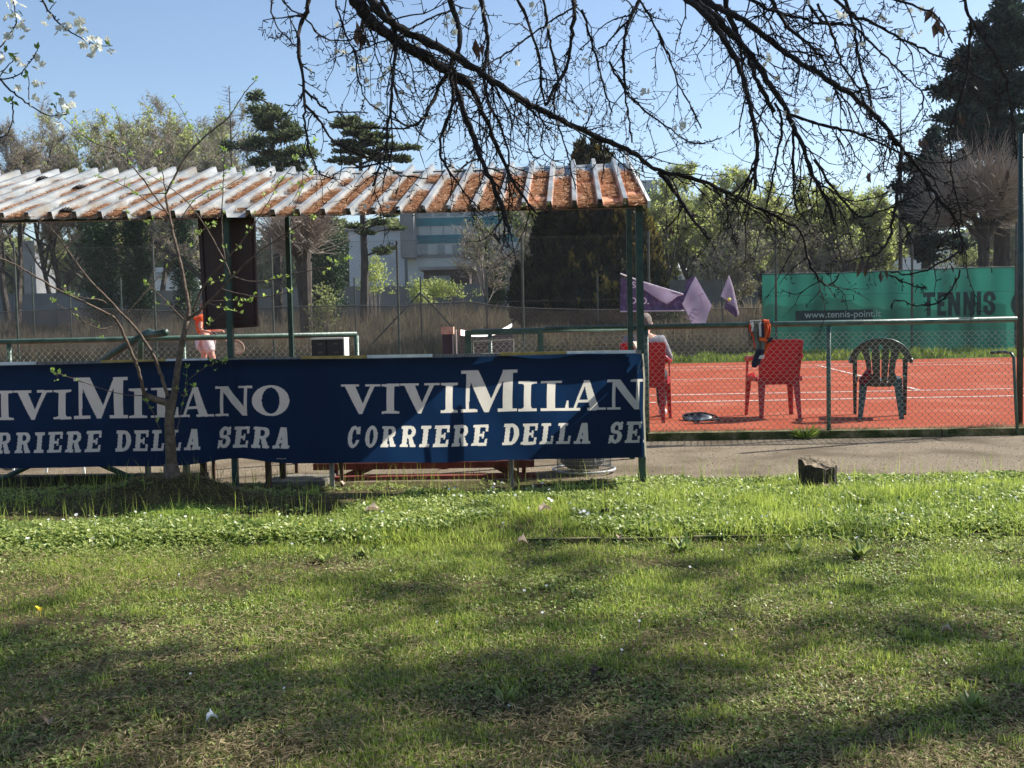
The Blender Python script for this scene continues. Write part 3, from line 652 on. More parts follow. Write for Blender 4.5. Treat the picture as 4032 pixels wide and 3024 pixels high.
# ------------------------------------------------------------------ rear fences, nets and screens
BYF = 28.4
rf = thing('rear_fence', (0, BYF, 0), 'tall chain link fence behind the red court on slim green posts', 'fence')
zt = at(857, 520, BYF).z
g = G()
X0, X1 = -17.5, 15.5
diag(g, X0, X1, .05, zt, BYF, p=.12, rad=.0014)
for zz_ in (zt, zt*.5, .08): g.segs([(X0, BYF, zz_)], [(X1, BYF, zz_)], .005, .005)
build('chain_link', g, MAT['far_wire'], rf)
for dx, dt in ((-90, 522), (30, 522), (330, 532), (585, 515), (857, 520), (1127, 515), (1400, 500), (1675, 480), (1970, 490), (2195, 480)):
    p = at(dx, dt, BYF); g = G(); g.tube([(p.x, BYF-.02, -.05), (p.x, BYF-.02, p.z)], .033, 8); build('post', g, MAT['far_post'], rf)
# lower second line with the braced post
lf3 = thing('far_boundary_fence', (at(908, 760, 31.5).x, 31.5, 0), 'older lower wire fence with a braced post further behind the court', 'fence')
YB = 31.5
for dx, dt in ((68, 575), (150, 620), (260, 600), (765, 600), (908, 598), (1050, 600), (1290, 590), (1560, 600), (1745, 600)):
    p = at(dx, dt, YB); g = G(); g.tube([(p.x, YB, -.05), (p.x, YB, p.z)], .026, 6); build('post', g, MAT['far_post'], lf3)
for sx_ in (784, 1030):
    g = G(); g.tube([tuple(at(908, 632, YB)), tuple(at(sx_, 764, YB-.3))], .027, 6); build('brace', g, MAT['far_post'], lf3)
# dark shade net, sagging top edge, across the back
def cloth(name, xs, ztop, zbot, Y, mat, parent=None, nv=14, wav=.05, edge=None, smooth=True):
    g = G(); n = len(xs); V = []
    for j in range(nv+1):
        t = j/nv
        for i in range(n): V.append((xs[i], Y+wav*math.sin(xs[i]*2.3+j*.3)*(.3+.7*(1-t)), zbot[i]*(1-t)+ztop[i]*t))
    q = np.array([[j*n+i, j*n+i+1, (j+1)*n+i+1, (j+1)*n+i] for j in range(nv) for i in range(n-1)]); g.add(V, q)
    return build(name, g, MAT[mat], parent, smooth=smooth)
YN = 28.9
tops = [(-100, 676), (0, 674), (60, 672), (180, 665), (330, 671), (470, 674), (585, 664), (765, 660), (858, 662), (940, 655), (1013, 651), (1080, 662), (1180, 667), (1300, 669), (1400, 668), (1490, 668), (1650, 665)]
dxs = np.arange(-100, 1650, 12); dys = np.interp(dxs, [a for a, b in tops], [b for a, b in tops])
P = [at(a, b, YN) for a, b in zip(dxs, dys)]
sn = thing('shade_net', (0, YN, 0), 'sagging dark shade netting along the bottom of the fence behind the court', 'shade net')
cloth('netting', [p.x for p in P], [p.z for p in P], [.12+.03*math.sin(i*.4) for i in range(len(P))], YN, 'shade_net', sn)
g = G(); g.segs([tuple(p) for p in P[:-1]], [tuple(p) for p in P[1:]], .014, .014); build('top_cord', g, MAT['net_black'], sn)

# green windscreen
YW = 28.62
wsn = thing('windscreen', (at(1920, 700, YW).x, YW, 0), 'green windscreen cloth reading TENNIS tied to the fence behind the court', 'windscreen')
wl = at(1647, 680, YW).x; wr = at(2202, 650, YW).x
nA, nB = 420, 210
U_, W_ = np.meshgrid(np.linspace(0, 1, nA), np.linspace(0, 1, nB)); X_ = wl+(wr-wl)*U_
ztop = np.interp(U_, [0, .3, .6, .8, 1], [at(1647, 592, YW).z, at(1810, 589, YW).z, at(1960, 583, YW).z, at(2080, 578, YW).z, at(2200, 577, YW).z])
zbt = .10+.03*np.sin(X_*3)
Z_ = zbt*(1-W_)+ztop*W_; Y_ = YW+.03*np.sin(X_*3.1+Z_)+.015*np.sin(X_*9)
cz = (Z_[:-1,:-1]+Z_[1:,1:])/2; cxx = (X_[:-1,:-1]+X_[1:,1:])/2
pw = ppx(YW); zc = at(2075, 655, YW); 
GT = {'T': rec(0,.80,1,1)+rec(.33,0,.67,1), 'E': rec(0,0,.42,1)+rec(0,.80,1,1)+rec(0,0,1,.20)+rec(0,.41,.85,.60), 'N': rec(0,0,.34,1)+rec(.66,0,1,1)+poly((0,1),(.36,1),(1,0),(.64,0)), 'I': rec(0,0,1,1),
 'S': ell(.5,.70,.5,.30)+ell(.5,.70,.14,.12,0)+cut(.52,.45,1.1,.60)+ell(.5,.30,.5,.30)+ell(.5,.30,.14,.12,0)+cut(-.1,.40,.48,.55)+poly((.05,.62),(.4,.62),(.95,.38),(.6,.38))}
mask = np.zeros(cz.shape, bool)
zb0 = at(2075, 682, YW).z; zt0 = at(2075, 630, YW).z
for ch, a, b in (('T',1994,2019),('E',2023,2043),('N',2048,2074),('N',2080,2106),('I',2111,2120),('S',2124,2151)):
    xa = at(a, 655, YW).x; xb = at(b, 655, YW).x; mask |= test((cxx-xa)/(xb-xa), (cz-zb0)/(zt0-zb0), GT[ch])
pb = at(2215, 657, YW); mask |= ((cxx-pb.x)**2+(cz-pb.z)**2) < .42**2
# darker panel with web address
b0 = at(1718, 693, YW); b1 = at(1886, 668, YW)
mask |= (cxx > b0.x) & (cxx < b1.x) & (cz < b1.z+.0) & (cz > b0.z-.02)
iD = np.arange(nA*nB).reshape(nB, nA); Q = np.stack([iD[:-1,:-1], iD[:-1,1:], iD[1:,1:], iD[1:,:-1]], -1); VB = np.stack([X_, Y_, Z_], -1).reshape(-1, 3)
g = G(); g.add(*submesh(VB, Q, ~mask)); build('cloth', g, MAT['windscreen'], wsn, smooth=True)
g = G(); g.add(*submesh(VB, Q, mask)); build('lettering', g, MAT['windscreen_ink'], wsn, smooth=True)
g = G(); g.add([(wl+.1, YW+.14, .12), (wr-.05, YW+.14, .12), (wr-.05, YW+.14, 1.72), (wl+4.2, YW+.14, 1.62), (wl+2.2, YW+.14, 1.95), (wl+.1, YW+.14, 1.75)], [(0,1,2,3,4,5)]); build('added_sun_block', g, MAT['shade_net'], wsn)  # sheet added behind the cloth to keep sun off its lower half
pt = at(1737, 687, YW); text('www.tennis-point.it', .265, (pt.x, YW-.06, pt.z), 'ink_text', wsn, 'web_address', sx=1.0, bold=.003)
g = G(); g.segs([tuple(Vector((X_[-1, i], Y_[-1, i], Z_[-1, i]))) for i in range(0, nA-6, 6)], [tuple(Vector((X_[-1, i], Y_[-1, i], Z_[-1, i]))) for i in range(6, nA, 6)], .016, .016); build('top_cord', g, MAT['green_paint'], wsn)

# purple banners sagging on wires
YP = 27.9
def flag(name, pts, mat, parent, Y=YP, th_=.006, dy=None):
    V = [at(x, y, Y) for x, y in pts]; P2 = [(v.x, v.z) for v in V]; xs_ = [p[0] for p in P2]; zs_ = [p[1] for p in P2]; c_ = .016
    XX, ZZ = np.meshgrid(np.arange(min(xs_), max(xs_)+c_, c_), np.arange(min(zs_), max(zs_)+c_, c_)); cx1 = (XX[:-1,:-1]+XX[1:,1:])/2; cz1 = (ZZ[:-1,:-1]+ZZ[1:,1:])/2
    mm = inpoly(cx1, cz1, P2); ii = np.arange(XX.size).reshape(XX.shape); QQ = np.stack([ii[:-1,:-1], ii[:-1,1:], ii[1:,1:], ii[1:,:-1]], -1)
    YY = Y+.035*np.sin(XX*6+ZZ*4)+.012*np.sin(XX*13-ZZ*9+1)
    VV, qq = submesh(np.stack([XX, YY, ZZ], -1).reshape(-1, 3), QQ, mm); g = G(); g.add(VV, qq); o = build(name, g, MAT[mat], parent, smooth=True); md = o.modifiers.new('s', 'SOLIDIFY'); md.thickness = th_; return o
pb_ = thing('purple_banner', tuple(at(1430, 640, YP)), 'sagging purple and lilac banner hanging on the fence behind the seated person', 'banner')
flag('cloth', [(1340,600),(1372,606),(1400,622),(1440,645),(1470,636),(1487,622),(1490,640),(1478,669),(1430,670),(1380,671),(1340,672)], 'purple', pb_, dy=[0,.05,.1,.15,.1,0,0,.1,0,0,0])
flag('folded_flap', [(1372,605),(1400,614),(1478,637),(1462,641),(1442,658),(1420,646),(1398,630),(1380,620)], 'lilac', pb_, Y=YP-.12)
g = G(); g.tube([tuple(at(1340, 673, YP-.1)), tuple(at(1400, 672, YP-.1)), tuple(at(1478, 671, YP-.1))], .02, 5); g.tube([tuple(at(1340, 591, YP-.1)), tuple(at(1382, 607, YP-.1)), tuple(at(1476, 636, YP-.14))], .02, 5); build('hem', g, MAT['banner_white'], pb_)
text('S', .24, tuple(at(1365, 622, YP-.2)), 'banner_white', pb_, bold=.006)
text('DI', .24, tuple(at(1361, 656, YP-.2)), 'banner_white', pb_, bold=.006); text('O.', .26, tuple(at(1381, 657, YP-.2)), 'banner_white', pb_, bold=.008)
pf = thing('purple_banner', tuple(at(1500, 650, YP-.1)), 'large lilac folded banner corner hanging point down with ghost letters', 'banner')
flag('cloth', [(1502,597),(1538,660),(1531,676),(1523,701),(1495,703),(1486,680),(1473,657),(1484,632)], 'lilac', pf, Y=YP-.15, dy=[0,.1,.3,0,0,.1,-.05,.0])
flag('folded_edge', [(1501,596),(1496,598),(1484,605),(1479,622),(1487,628),(1496,606)], 'purple', pf, Y=YP-.12)
text('im', .42, tuple(at(1495, 698, YP-.28)), 'ghost', pf, ry=R(-58)); text('T', .40, tuple(at(1509, 660, YP-.26)), 'ghost', pf, ry=R(-20))
pg = thing('purple_banner', tuple(at(1575, 650, YP-.1)), 'smaller lilac pennant with dark purple tip hanging to the right', 'banner')
flag('cloth', [(1574,597),(1579,602),(1594,672),(1585,662),(1572,651),(1556,640)], 'lilac', pg, Y=YP-.15, dy=[0,0,0,.1,.05,-.1])
flag('dark_tip', [(1566,657),(1571,652),(1586,663),(1594,674),(1591,686),(1577,676),(1564,664)], 'purple', pg, Y=YP-.18)
g = G(); g.tube([tuple(at(1574, 596, YP-.2)), tuple(at(1582, 620, YP-.2)), tuple(at(1595, 680, YP-.2))], .025, 5); build('hem', g, MAT['banner_white'], pg)
text('am', .18, tuple(at(1570, 655, YP-.25)), 'ghost', pg, ry=R(28))
# ball in the air
bp_ = at(1575, 647, 20.0); bm = bmesh.new(); bmesh.ops.create_icosphere(bm, subdivisions=3, radius=.034); me = bpy.data.meshes.new('tennis_ball'); bm.to_mesh(me); bm.free(); me.polygons.foreach_set('use_smooth', [True]*len(me.polygons)); me.materials.append(MAT['ball'])
o = bpy.data.objects.new('tennis_ball', me); C.objects.link(o); o.location = bp_; tag(o, 'yellow tennis ball flying over the court in front of the pennant', 'ball')

# ------------------------------------------------------------------ buildings
def bld(name, label, Y, x0, x1, ytop, mat, depth=12, cat='building', roof=None, zoff=0):
    a = at(x0, ytop, Y); b = at(x1, ytop, Y); t = thing(name, (a.x, Y, 0), label, cat)
    depth = min(depth, 4) if 'office' not in name else depth
    g = G(); g.box((a.x, Y, -.1), (b.x, Y+depth, a.z)); build('wall', g, MAT[mat], t)
    if roof: g = G(); g.box((a.x-.3, Y-.3, a.z+.003), (b.x+.3, Y+depth+.3, a.z+roof[0])); build('roof', g, MAT[roof[1]], t)
    return t
def panel(t, Y, x0, x1, y0, y1, mat, name='window', d=.08, ref=None):
    # heights referenced at ref x so bands stay level in the world
    rx = ref if ref is not None else x0
    a = at(x0, 700, Y); b = at(x1, 700, Y); zt_ = at(rx, y0, Y).z; zb__ = at(rx, y1, Y).z
    g = G(); g.box((a.x, Y-d, zb__), (b.x, Y-.004, zt_)); return build(name, g, MAT[mat], t)
YT = 92
tb = bld('office_building', 'office block with teal and pale horizontal bands seen under the shelter roof', YT, 876, 1420, 402, 'pale_panel', 20)
panel(tb, YT, 876, 905, 400, 560, 'wall_grey', 'stair_tower', d=2)
for i, (ya, yb) in enumerate(((420, 436), (470, 487), (507, 525))): panel(tb, YT, 906, 1420, ya, yb, 'teal_panel', 'teal_band', ref=980)
for k in range(14):
    xa = 908+k*27; panel(tb, YT, xa, xa+.8, 487, 507, 'wall_grey', 'mullion', d=.05, ref=980)
    panel(tb, YT, xa, xa+.8, 437, 470, 'wall_grey', 'mullion', d=.05, ref=980)
for k, xa in enumerate((914, 950, 982, 1013, 1040, 1068, 1095, 1120)): panel(tb, YT, xa, xa+14, 528, 548, 'window_glass', 'window', ref=980)
panel(tb, YT, 906, 1420, 549, 556, 'wall_grey', 'sill_band', ref=980)
for k, xa in enumerate((912, 945, 978, 1011, 1044, 1077)): panel(tb, YT, xa, xa+26, 440, 466, 'window_glass', 'window', d=.03, ref=980)
lb = bld('low_building', 'low pinkish outbuilding with a dark open shed front below the office block', 66, 1015, 1330, 556, 'wall_pink', 8, roof=(.25, 'grey_roof'))
sh = bld('shed', 'dark brown shed with shallow roof beside the pinkish outbuilding', 63, 915, 1014, 584, 'wall_brown', 5, roof=(.2, 'grey_roof'))
panel(sh, 63, 930, 975, 596, 622, 'window_glass', 'opening')
bld('white_building', 'bright white building wall left of the teal banded office', 105, 752, 872, 500, 'wall_white', 15, roof=(.4, 'wall_grey'))
wb2 = bld('white_building', 'tall white building between bare trunks at far left', 100, 48, 74, 520, 'wall_grey', 15)
wb3 = bld('white_building', 'low white building with window row behind the trees at left', 95, 330, 430, 578, 'wall_white', 15); panel(wb3, 95, 335, 425, 588, 600, 'window_glass')
hs = bld('white_house', 'small white house with porch and pale roof right of the cypress', 70, 1432, 1480, 585, 'wall_white', 8)
g = G(); a = at(1424, 586, 70); b = at(1486, 586, 70); zt_ = at(1450, 551, 70).z
g.add([(a.x,69.4,a.z),(b.x,69.4,a.z),(b.x,78,a.z),(a.x,78,a.z),(a.x+.8,73,zt_),(b.x-.8,73,zt_)], [(0,1,5,4),(1,2,5),(2,3,4,5),(3,0,4)]); build('roof', g, MAT['wall_white'], hs)
for xa in (1436, 1450, 1464): panel(hs, 70, xa, xa+9, 598, 622, 'window_glass', ref=1450)
panel(hs, 70, 1430, 1482, 624, 640, 'wall_white', 'porch_rail', d=1.2, ref=1450)
lw = bld('long_building', 'long low pale building with barred windows behind the tree trunks', 72, 1572, 1790, 592, 'wall_white', 9, roof=(.25, 'grey_roof'))
for k in range(6): panel(lw, 72, 1578+k*34, 1606+k*34, 603, 626, 'window_glass', ref=1640)
bld('white_building', 'white sunlit warehouse wall behind the dark conifer at right', 90, 1900, 2090, 520, 'wall_white', 15, roof=(.5, 'grey_roof'))
# concrete boundary wall
bw = thing('boundary_wall', (0, 56, 0), 'long grey concrete wall beyond the weedy ground', 'wall'); g = G()
zt_ = at(200, 632, 56).z
for k in range(34): g.box((-40+k*2.5, 56, -.1), (-40+k*2.5+2.47, 56.15, zt_+.02*(k % 3)))
build('panels', g, MAT['wall_grey'], bw)

# ------------------------------------------------------------------ trees
def grow(p, d, L, r, lev, o, rr, prm):
    n = prm['n']; step = L/n; pts = [p.copy()]; rad = [r]
    for i in range(n):
        d = d+rr.normal(size=3)*prm['wob']; d[2] += prm['up']*(1 if lev > 0 else .3); d /= np.linalg.norm(d); p = p+d*step; pts.append(p.copy()); rad.append(r*(1-(i+1)/n*prm['taper']))
    o['A'] += pts[:-1]; o['B'] += pts[1:]; o['ra'] += rad[:-1]; o['rb'] += rad[1:]
    if lev >= prm['levs']: o['tips'] += pts[1:]; return
    k = prm['kids'][min(lev, len(prm['kids'])-1)]
    for j in range(k):
        f = prm['from'] + (1-prm['from'])*(j+rr.random())/k; idx = min(n-1, int(f*n)); q = pts[idx]+(pts[idx+1]-pts[idx])*(f*n-idx)
        ax = rr.normal(size=3); ax -= d*ax.dot(d); ax /= np.linalg.norm(ax); an = prm['ang']*(0.6+.8*rr.random())
        nd = (pts[idx+1]-pts[idx])/step*math.cos(an)+ax*math.sin(an)
        grow(q, nd, L*prm['len']*(.6+.7*rr.random())*(1-.35*f), rad[idx]*prm['rad'], lev+1, o, rr, prm)
PR = dict(n=5, wob=.10, up=.10, taper=.6, levs=3, kids=[9, 6, 5], ang=.7, len=.58, rad=.58, **{'from': .42})
def decid(name, seed, h, label, group, loc, leafmat='leaf_olive', leaves=9000, lsize=.10, twigs=4, prm={}, tw=.55, trunkr=.30, forks=None, spread=.35, wmul=1):
    rr = np.random.default_rng(seed); P = dict(PR); P.update(prm); o = dict(A=[], B=[], ra=[], rb=[], tips=[])
    t = thing(name, loc, label, 'tree', group); base = np.array(loc)
    nf = forks or 1
    for f in range(nf):
        d = np.array([rr.normal()*spread*(.4 if nf == 1 else 1), rr.normal()*spread*.5, 1.]); d /= np.linalg.norm(d)
        grow(base+np.array([rr.normal()*.15*(nf > 1), 0, 0]), d, h*(.62 if nf == 1 else .6), trunkr/(nf**.4), 0, o, rr, P)
    A, B, ra, rb = map(np.array, (o['A'], o['B'], o['ra'], o['rb'])); sc_ = (h-.3)/max(B[:, 2].max(), .1); A = base+(A-base)*[.5+.5*sc_, .5+.5*sc_, sc_]; B = base+(B-base)*[.5+.5*sc_, .5+.5*sc_, sc_]; big = ra > .035
    o['tips'] = [base+(q-base)*np.array([.5+.5*sc_, .5+.5*sc_, sc_]) for q in o['tips']]
    g = G(); g.segs(A[big], B[big], ra[big], rb[big], 6); build('trunk', g, MAT['trunk_far'], t)
    tips = np.array(o['tips'])
    g = G(); g.segs(A[~big], B[~big], np.maximum(ra[~big], .009), np.maximum(rb[~big], .007), 3, .3)
    T = np.repeat(tips, twigs, 0); D = runit(len(T), rr); D[:, 2] = np.abs(D[:, 2])*.8+.15*P.get('droop', 1); D *= rr.uniform(.3, 1, len(T))[:, None]*tw
    g.segs(T, T+D, .010*wmul, .006*wmul, 3, rr.random(len(T)))
    cr = build('crown', g, MAT['twig_far'], t)
    if leaves:
        i = rr.integers(0, len(T), leaves); Pn = T[i]+D[i]*rr.random(leaves)[:, None]+rr.normal(size=(leaves, 3))*.05
        U = runit(leaves, rr)*lsize*rr.uniform(.6, 1.4, leaves)[:, None]; W = np.cross(U, runit(leaves, rr))*.42
        tn = np.clip(.5+.25*rr.normal(size=leaves)+.5*(vnoise(Pn[:, 0]*.8+50, Pn[:, 2]*.8+50, seed)-.5), 0, 1)
        g = G(); g.cards(Pn, U, W, tn); build('leaves', g, MAT[leafmat], t)
    return t
GL = 'bare and budding trees behind the court'
base_z = 0
def tl(x, y, Y): p = at(x, y, Y); return (p.x, Y, 0)
def hgt(x, ytop, Y): return at(x, ytop, Y).z
TR = [ # x, ytop, Y, seed, leafmat, leaves, label, kw
 (30, 255, 52, 1, 'leaf_olive', 2500, 'tall bare brown tree at the far left edge', dict(forks=2)),
 (150, 285, 58, 2, 'leaf_olive', 3500, 'bare forked tree left of the ivy covered trunks', dict(forks=3)),
 (255, 262, 55, 3, 'leaf_olive', 5500, 'bare tree with faint olive buds rising above the ribbed roof at left', dict(forks=2)),
 (345, 285, 62, 4, 'leaf_fresh', 8000, 'tree with yellow green young leaves left of the dead conifer', dict(forks=2)),
 (430, 275, 60, 5, 'leaf_fresh', 7000, 'slim leafing tree just left of the dead conifer', dict()),
 (95, 300, 66, 6, 'leaf_fresh', 5000, 'distant pale green tree between the left bare trees', dict()),
 (210, 300, 68, 7, 'leaf_fresh', 7000, 'distant pale green tree behind the left ivy', dict()),
 (500, 300, 66, 8, 'leaf_olive', 5000, 'hazy budding tree behind the dead conifer', dict()),
 (1168, 345, 60, 9, 'leaf_fresh', 6000, 'pale leafing tree just left of the cypress top', dict(leaves=5000)),
 (1440, 330, 56, 10, 'leaf_fresh', 26000, 'willowy yellow green tree directly right of the cypress', dict(forks=3)),
 (1540, 345, 60, 11, 'leaf_fresh', 24000, 'rounded yellow green tree above the purple banners', dict(forks=2)),
 (1640, 325, 54, 12, 'leaf_fresh', 24000, 'tallest yellow green tree left of the green windscreen', dict(forks=3)),
 (1745, 365, 60, 13, 'leaf_fresh', 22000, 'yellow green tree above the left part of the windscreen', dict(forks=2)),
 (1850, 380, 58, 14, 'leaf_fresh', 20000, 'arching leafing tree above the middle of the windscreen', dict(forks=2)),
 (1930, 400, 66, 15, 'leaf_fresh', 9000, 'pale tree left of the big dark conifer', dict()),
 (1050, 440, 48, 16, 'leaf_olive', 700, 'thin arching shrub like tree in front of the office block', dict(forks=2, trunkr=.09, twigs=1)),
 (1700, 470, 40, 17, 'leaf_olive', 1800, 'thin bare tree standing close behind the fence near the windscreen', dict(trunkr=.09, forks=2, twigs=1)),
 (1590, 440, 44, 18, 'leaf_olive', 2500, 'dark slim trunked tree behind the pennant', dict(trunkr=.12, forks=2, twigs=1)),
 (455, 330, 45, 19, 'leaf_olive', 1500, 'bare tree behind the hanging brown board', dict(forks=1, twigs=2)),
 (2140, 400, 50, 20, 'leaf_olive', 2500, 'bare tree at the far right behind the conifer', dict()),
]
for (x, yt, Y, sd, lm, lv, lab, kw) in TR:
    kw = dict(kw); kw.pop('leaves', None)
    ff = kw.get('forks', 1)
    decid('deciduous_tree', sd, hgt(x, yt, Y)*(1.12 if x < 700 else .97), lab, GL, tl(x, 700, Y), lm, int(lv*(.65 if x > 1400 else 1)), lsize=.17 if 'fresh' in lm else .12, **kw)
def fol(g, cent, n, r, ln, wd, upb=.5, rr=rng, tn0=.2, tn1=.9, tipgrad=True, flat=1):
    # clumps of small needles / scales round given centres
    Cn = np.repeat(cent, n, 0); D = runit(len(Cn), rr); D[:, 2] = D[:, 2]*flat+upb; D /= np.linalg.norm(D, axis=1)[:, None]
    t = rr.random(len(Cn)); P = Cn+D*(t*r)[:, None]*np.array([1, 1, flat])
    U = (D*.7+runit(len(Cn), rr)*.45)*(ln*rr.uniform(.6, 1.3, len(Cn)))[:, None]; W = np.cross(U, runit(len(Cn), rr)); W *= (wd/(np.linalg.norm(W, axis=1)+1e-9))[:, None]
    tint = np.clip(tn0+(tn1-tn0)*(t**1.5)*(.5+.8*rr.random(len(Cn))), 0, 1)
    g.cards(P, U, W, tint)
# big cypress
YC = 33.5
cb_ = at(1290, 700, YC); s_ = ppx(YC)
cy = thing('cypress', (cb_.x, YC, 0), 'huge rounded golden green cypress in the middle behind the court', 'tree')
lobes = [(1150, 640, 62, 78, .5), (1290, 640, 155, 130, 1.0), (1255, 560, 115, 130, .8), (1295, 500, 125, 120, .9), (1275, 410, 62, 80, .7), (1266, 345, 30, 42, .5), (1350, 560, 85, 120, .7), (1180, 650, 78, 90, .6), (1402, 610, 42, 105, .6), (1335, 470, 70, 85, .8), (1200, 540, 60, 90, .7), (1240, 470, 60, 80, .7), (1300, 370, 30, 50, .7)]
rr = np.random.default_rng(5); cen = []
g = G()
for (x, y, rx, ry, dd) in lobes:
    c = at(x, y, YC); rx_, rz_ = rx*s_*.86, ry*s_*.9; ryy = rx_*.8
    n = int(230*rx*ry/9000); D = runit(n, rr); k = rr.uniform(.80, 1.0, n)[:, None]
    cc = np.array(c)+D*k*np.array([rx_, ryy, rz_]); cen.append(cc)
    # inner dark hull, added to block light through the crown
    nu, nv_ = 18, 12; V = []
    for a_ in range(nv_+1):
        for b_ in range(nu):
            t1, t2 = math.pi*a_/nv_, 2*math.pi*b_/nu; f = .80+.05*math.sin(5*t2+3*t1)
            V.append((c.x+rx_*f*math.sin(t1)*math.cos(t2), YC+ryy*f*math.sin(t1)*math.sin(t2), max(.05, c.z+rz_*f*math.cos(t1))))
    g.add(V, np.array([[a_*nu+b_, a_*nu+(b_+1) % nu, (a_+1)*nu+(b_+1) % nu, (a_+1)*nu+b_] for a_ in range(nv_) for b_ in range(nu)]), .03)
cen = np.concatenate(cen); cen[:, 2] -= .25; cen = cen[(cen[:, 2] > .05) & (cen[:, 1] < YC+1.8)]
nc = len(cen); tuft = .35+.65*rr.random(nc)
side = np.clip((cen[:, 0]-cb_.x+.2)/2.4, -1, 1); lit = rr.random(nc) < .30+.45*side  # more ochre tips toward the right: its sunlit side put into the colour
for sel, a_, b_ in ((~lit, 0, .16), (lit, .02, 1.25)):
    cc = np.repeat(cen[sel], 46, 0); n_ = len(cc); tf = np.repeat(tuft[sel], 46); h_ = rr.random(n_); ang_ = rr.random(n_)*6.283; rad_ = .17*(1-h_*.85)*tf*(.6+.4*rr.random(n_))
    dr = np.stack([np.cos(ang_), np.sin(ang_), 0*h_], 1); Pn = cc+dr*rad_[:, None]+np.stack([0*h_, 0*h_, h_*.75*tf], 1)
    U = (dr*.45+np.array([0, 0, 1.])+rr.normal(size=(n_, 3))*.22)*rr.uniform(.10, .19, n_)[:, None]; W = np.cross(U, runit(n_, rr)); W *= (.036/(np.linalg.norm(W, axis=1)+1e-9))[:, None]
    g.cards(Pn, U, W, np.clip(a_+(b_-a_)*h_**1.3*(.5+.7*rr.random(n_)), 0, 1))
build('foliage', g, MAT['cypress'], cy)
g = G(); g.tube([(cb_.x, YC, -.1), (cb_.x, YC, 3)], [.35, .2], 10); build('trunk', g, MAT['trunk_far'], cy)
# cedars and dark conifers
def cA(L, k, ox=0): return [(ox+k*x, k*y, k*a, k*b) for x, y, a, b in L]
def padtree(name, label, xt, ytop, Y, pads, mat, seed, ln=.22, wd=.05, dens=1.0, lean=0, trunkr=.25, n0=46, flat=.45):
    rr = np.random.default_rng(seed); b = at(xt, 700, Y); top_ = at(xt+lean, ytop, Y); t = thing(name, (b.x, Y, 0), label, 'tree'); k = ppx(Y)
    g = G(); tr = [Vector((b.x, Y, -.1)), Vector((b.x*.6+top_.x*.4+.1, Y, top_.z*.4)), Vector((b.x*.2+top_.x*.8, Y, top_.z*.8)), top_]; g.tube(tr, [trunkr, trunkr*.75, trunkr*.4, .04], 8); build('trunk', g, MAT['trunk_far'], t)
    gb = G(); C_ = []; n_main = len(pads)
    if 'dark' in mat: pads = list(pads)+[(x+rr.normal()*rx*.55, y+rr.normal()*ry*1.3, rx*.8, ry*.9) for x, y, rx, ry in pads for _ in range(3)]
    for (x, y, rx, ry) in pads:
        c = at(x, y, Y); n = max(6, int(rx*ry*k*k*26*dens)+int(rx*.35)); dz = rr.uniform(-1, 1)*max(.4, abs(x-xt)*k*.6)
        D = runit(n, rr)*rr.random(n)[:, None]**.5; C_.append(np.array([c.x, Y+dz, c.z])+D*np.array([rx*k*.82, rx*k*.7, ry*k*.62]))
        f = max(.05, min(.95, (c.z-.4)/top_.z)); q = Vector((b.x+(top_.x-b.x)*f, Y, c.z-.25)); gb.tube([q, q.lerp(Vector((c.x, Y+dz, c.z)), .5)+Vector((0, 0, .05)), Vector((c.x, Y+dz, c.z))], [.06, .04, .02], 5)
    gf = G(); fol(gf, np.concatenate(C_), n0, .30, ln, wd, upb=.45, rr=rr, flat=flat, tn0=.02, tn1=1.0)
    build('branches', gb, MAT['trunk_far'], t); build('foliage', gf, MAT[mat], t); return t
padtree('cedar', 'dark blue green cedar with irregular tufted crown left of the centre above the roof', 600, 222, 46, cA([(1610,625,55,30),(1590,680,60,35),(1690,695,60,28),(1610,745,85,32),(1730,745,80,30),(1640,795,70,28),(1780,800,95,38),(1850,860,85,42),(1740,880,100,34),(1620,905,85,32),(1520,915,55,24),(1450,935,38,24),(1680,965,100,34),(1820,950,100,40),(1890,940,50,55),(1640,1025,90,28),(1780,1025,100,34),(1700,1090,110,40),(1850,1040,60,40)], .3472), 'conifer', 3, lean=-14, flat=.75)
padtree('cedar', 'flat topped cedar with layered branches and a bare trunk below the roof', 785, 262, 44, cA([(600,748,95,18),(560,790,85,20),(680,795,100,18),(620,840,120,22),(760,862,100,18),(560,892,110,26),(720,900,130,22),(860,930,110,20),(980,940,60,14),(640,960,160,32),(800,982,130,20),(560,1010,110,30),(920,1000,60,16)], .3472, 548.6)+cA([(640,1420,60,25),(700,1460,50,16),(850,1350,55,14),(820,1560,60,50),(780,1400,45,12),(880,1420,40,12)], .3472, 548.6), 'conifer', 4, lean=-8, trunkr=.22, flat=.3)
padtree('conifer', 'big dark blue green conifer filling the right edge', 2160, -40, 38, cA([(2200,40,70,60),(2100,130,100,60),(2230,150,80,80),(2050,200,105,50),(2180,235,100,65),(2000,285,105,42),(1900,330,85,32),(2100,335,120,52),(1850,385,65,25),(1980,425,110,42),(2150,430,110,62),(1850,480,85,34),(1960,545,115,44),(2120,545,120,60),(1880,620,95,42),(2030,640,120,55),(2180,660,90,75),(1950,720,100,42),(2090,760,120,60),(2000,830,110,50),(2150,880,100,70),(2050,930,110,60)], .4048, 1316.6), 'conifer_dark', 6, dens=.75, trunkr=.35, n0=34, flat=.8)
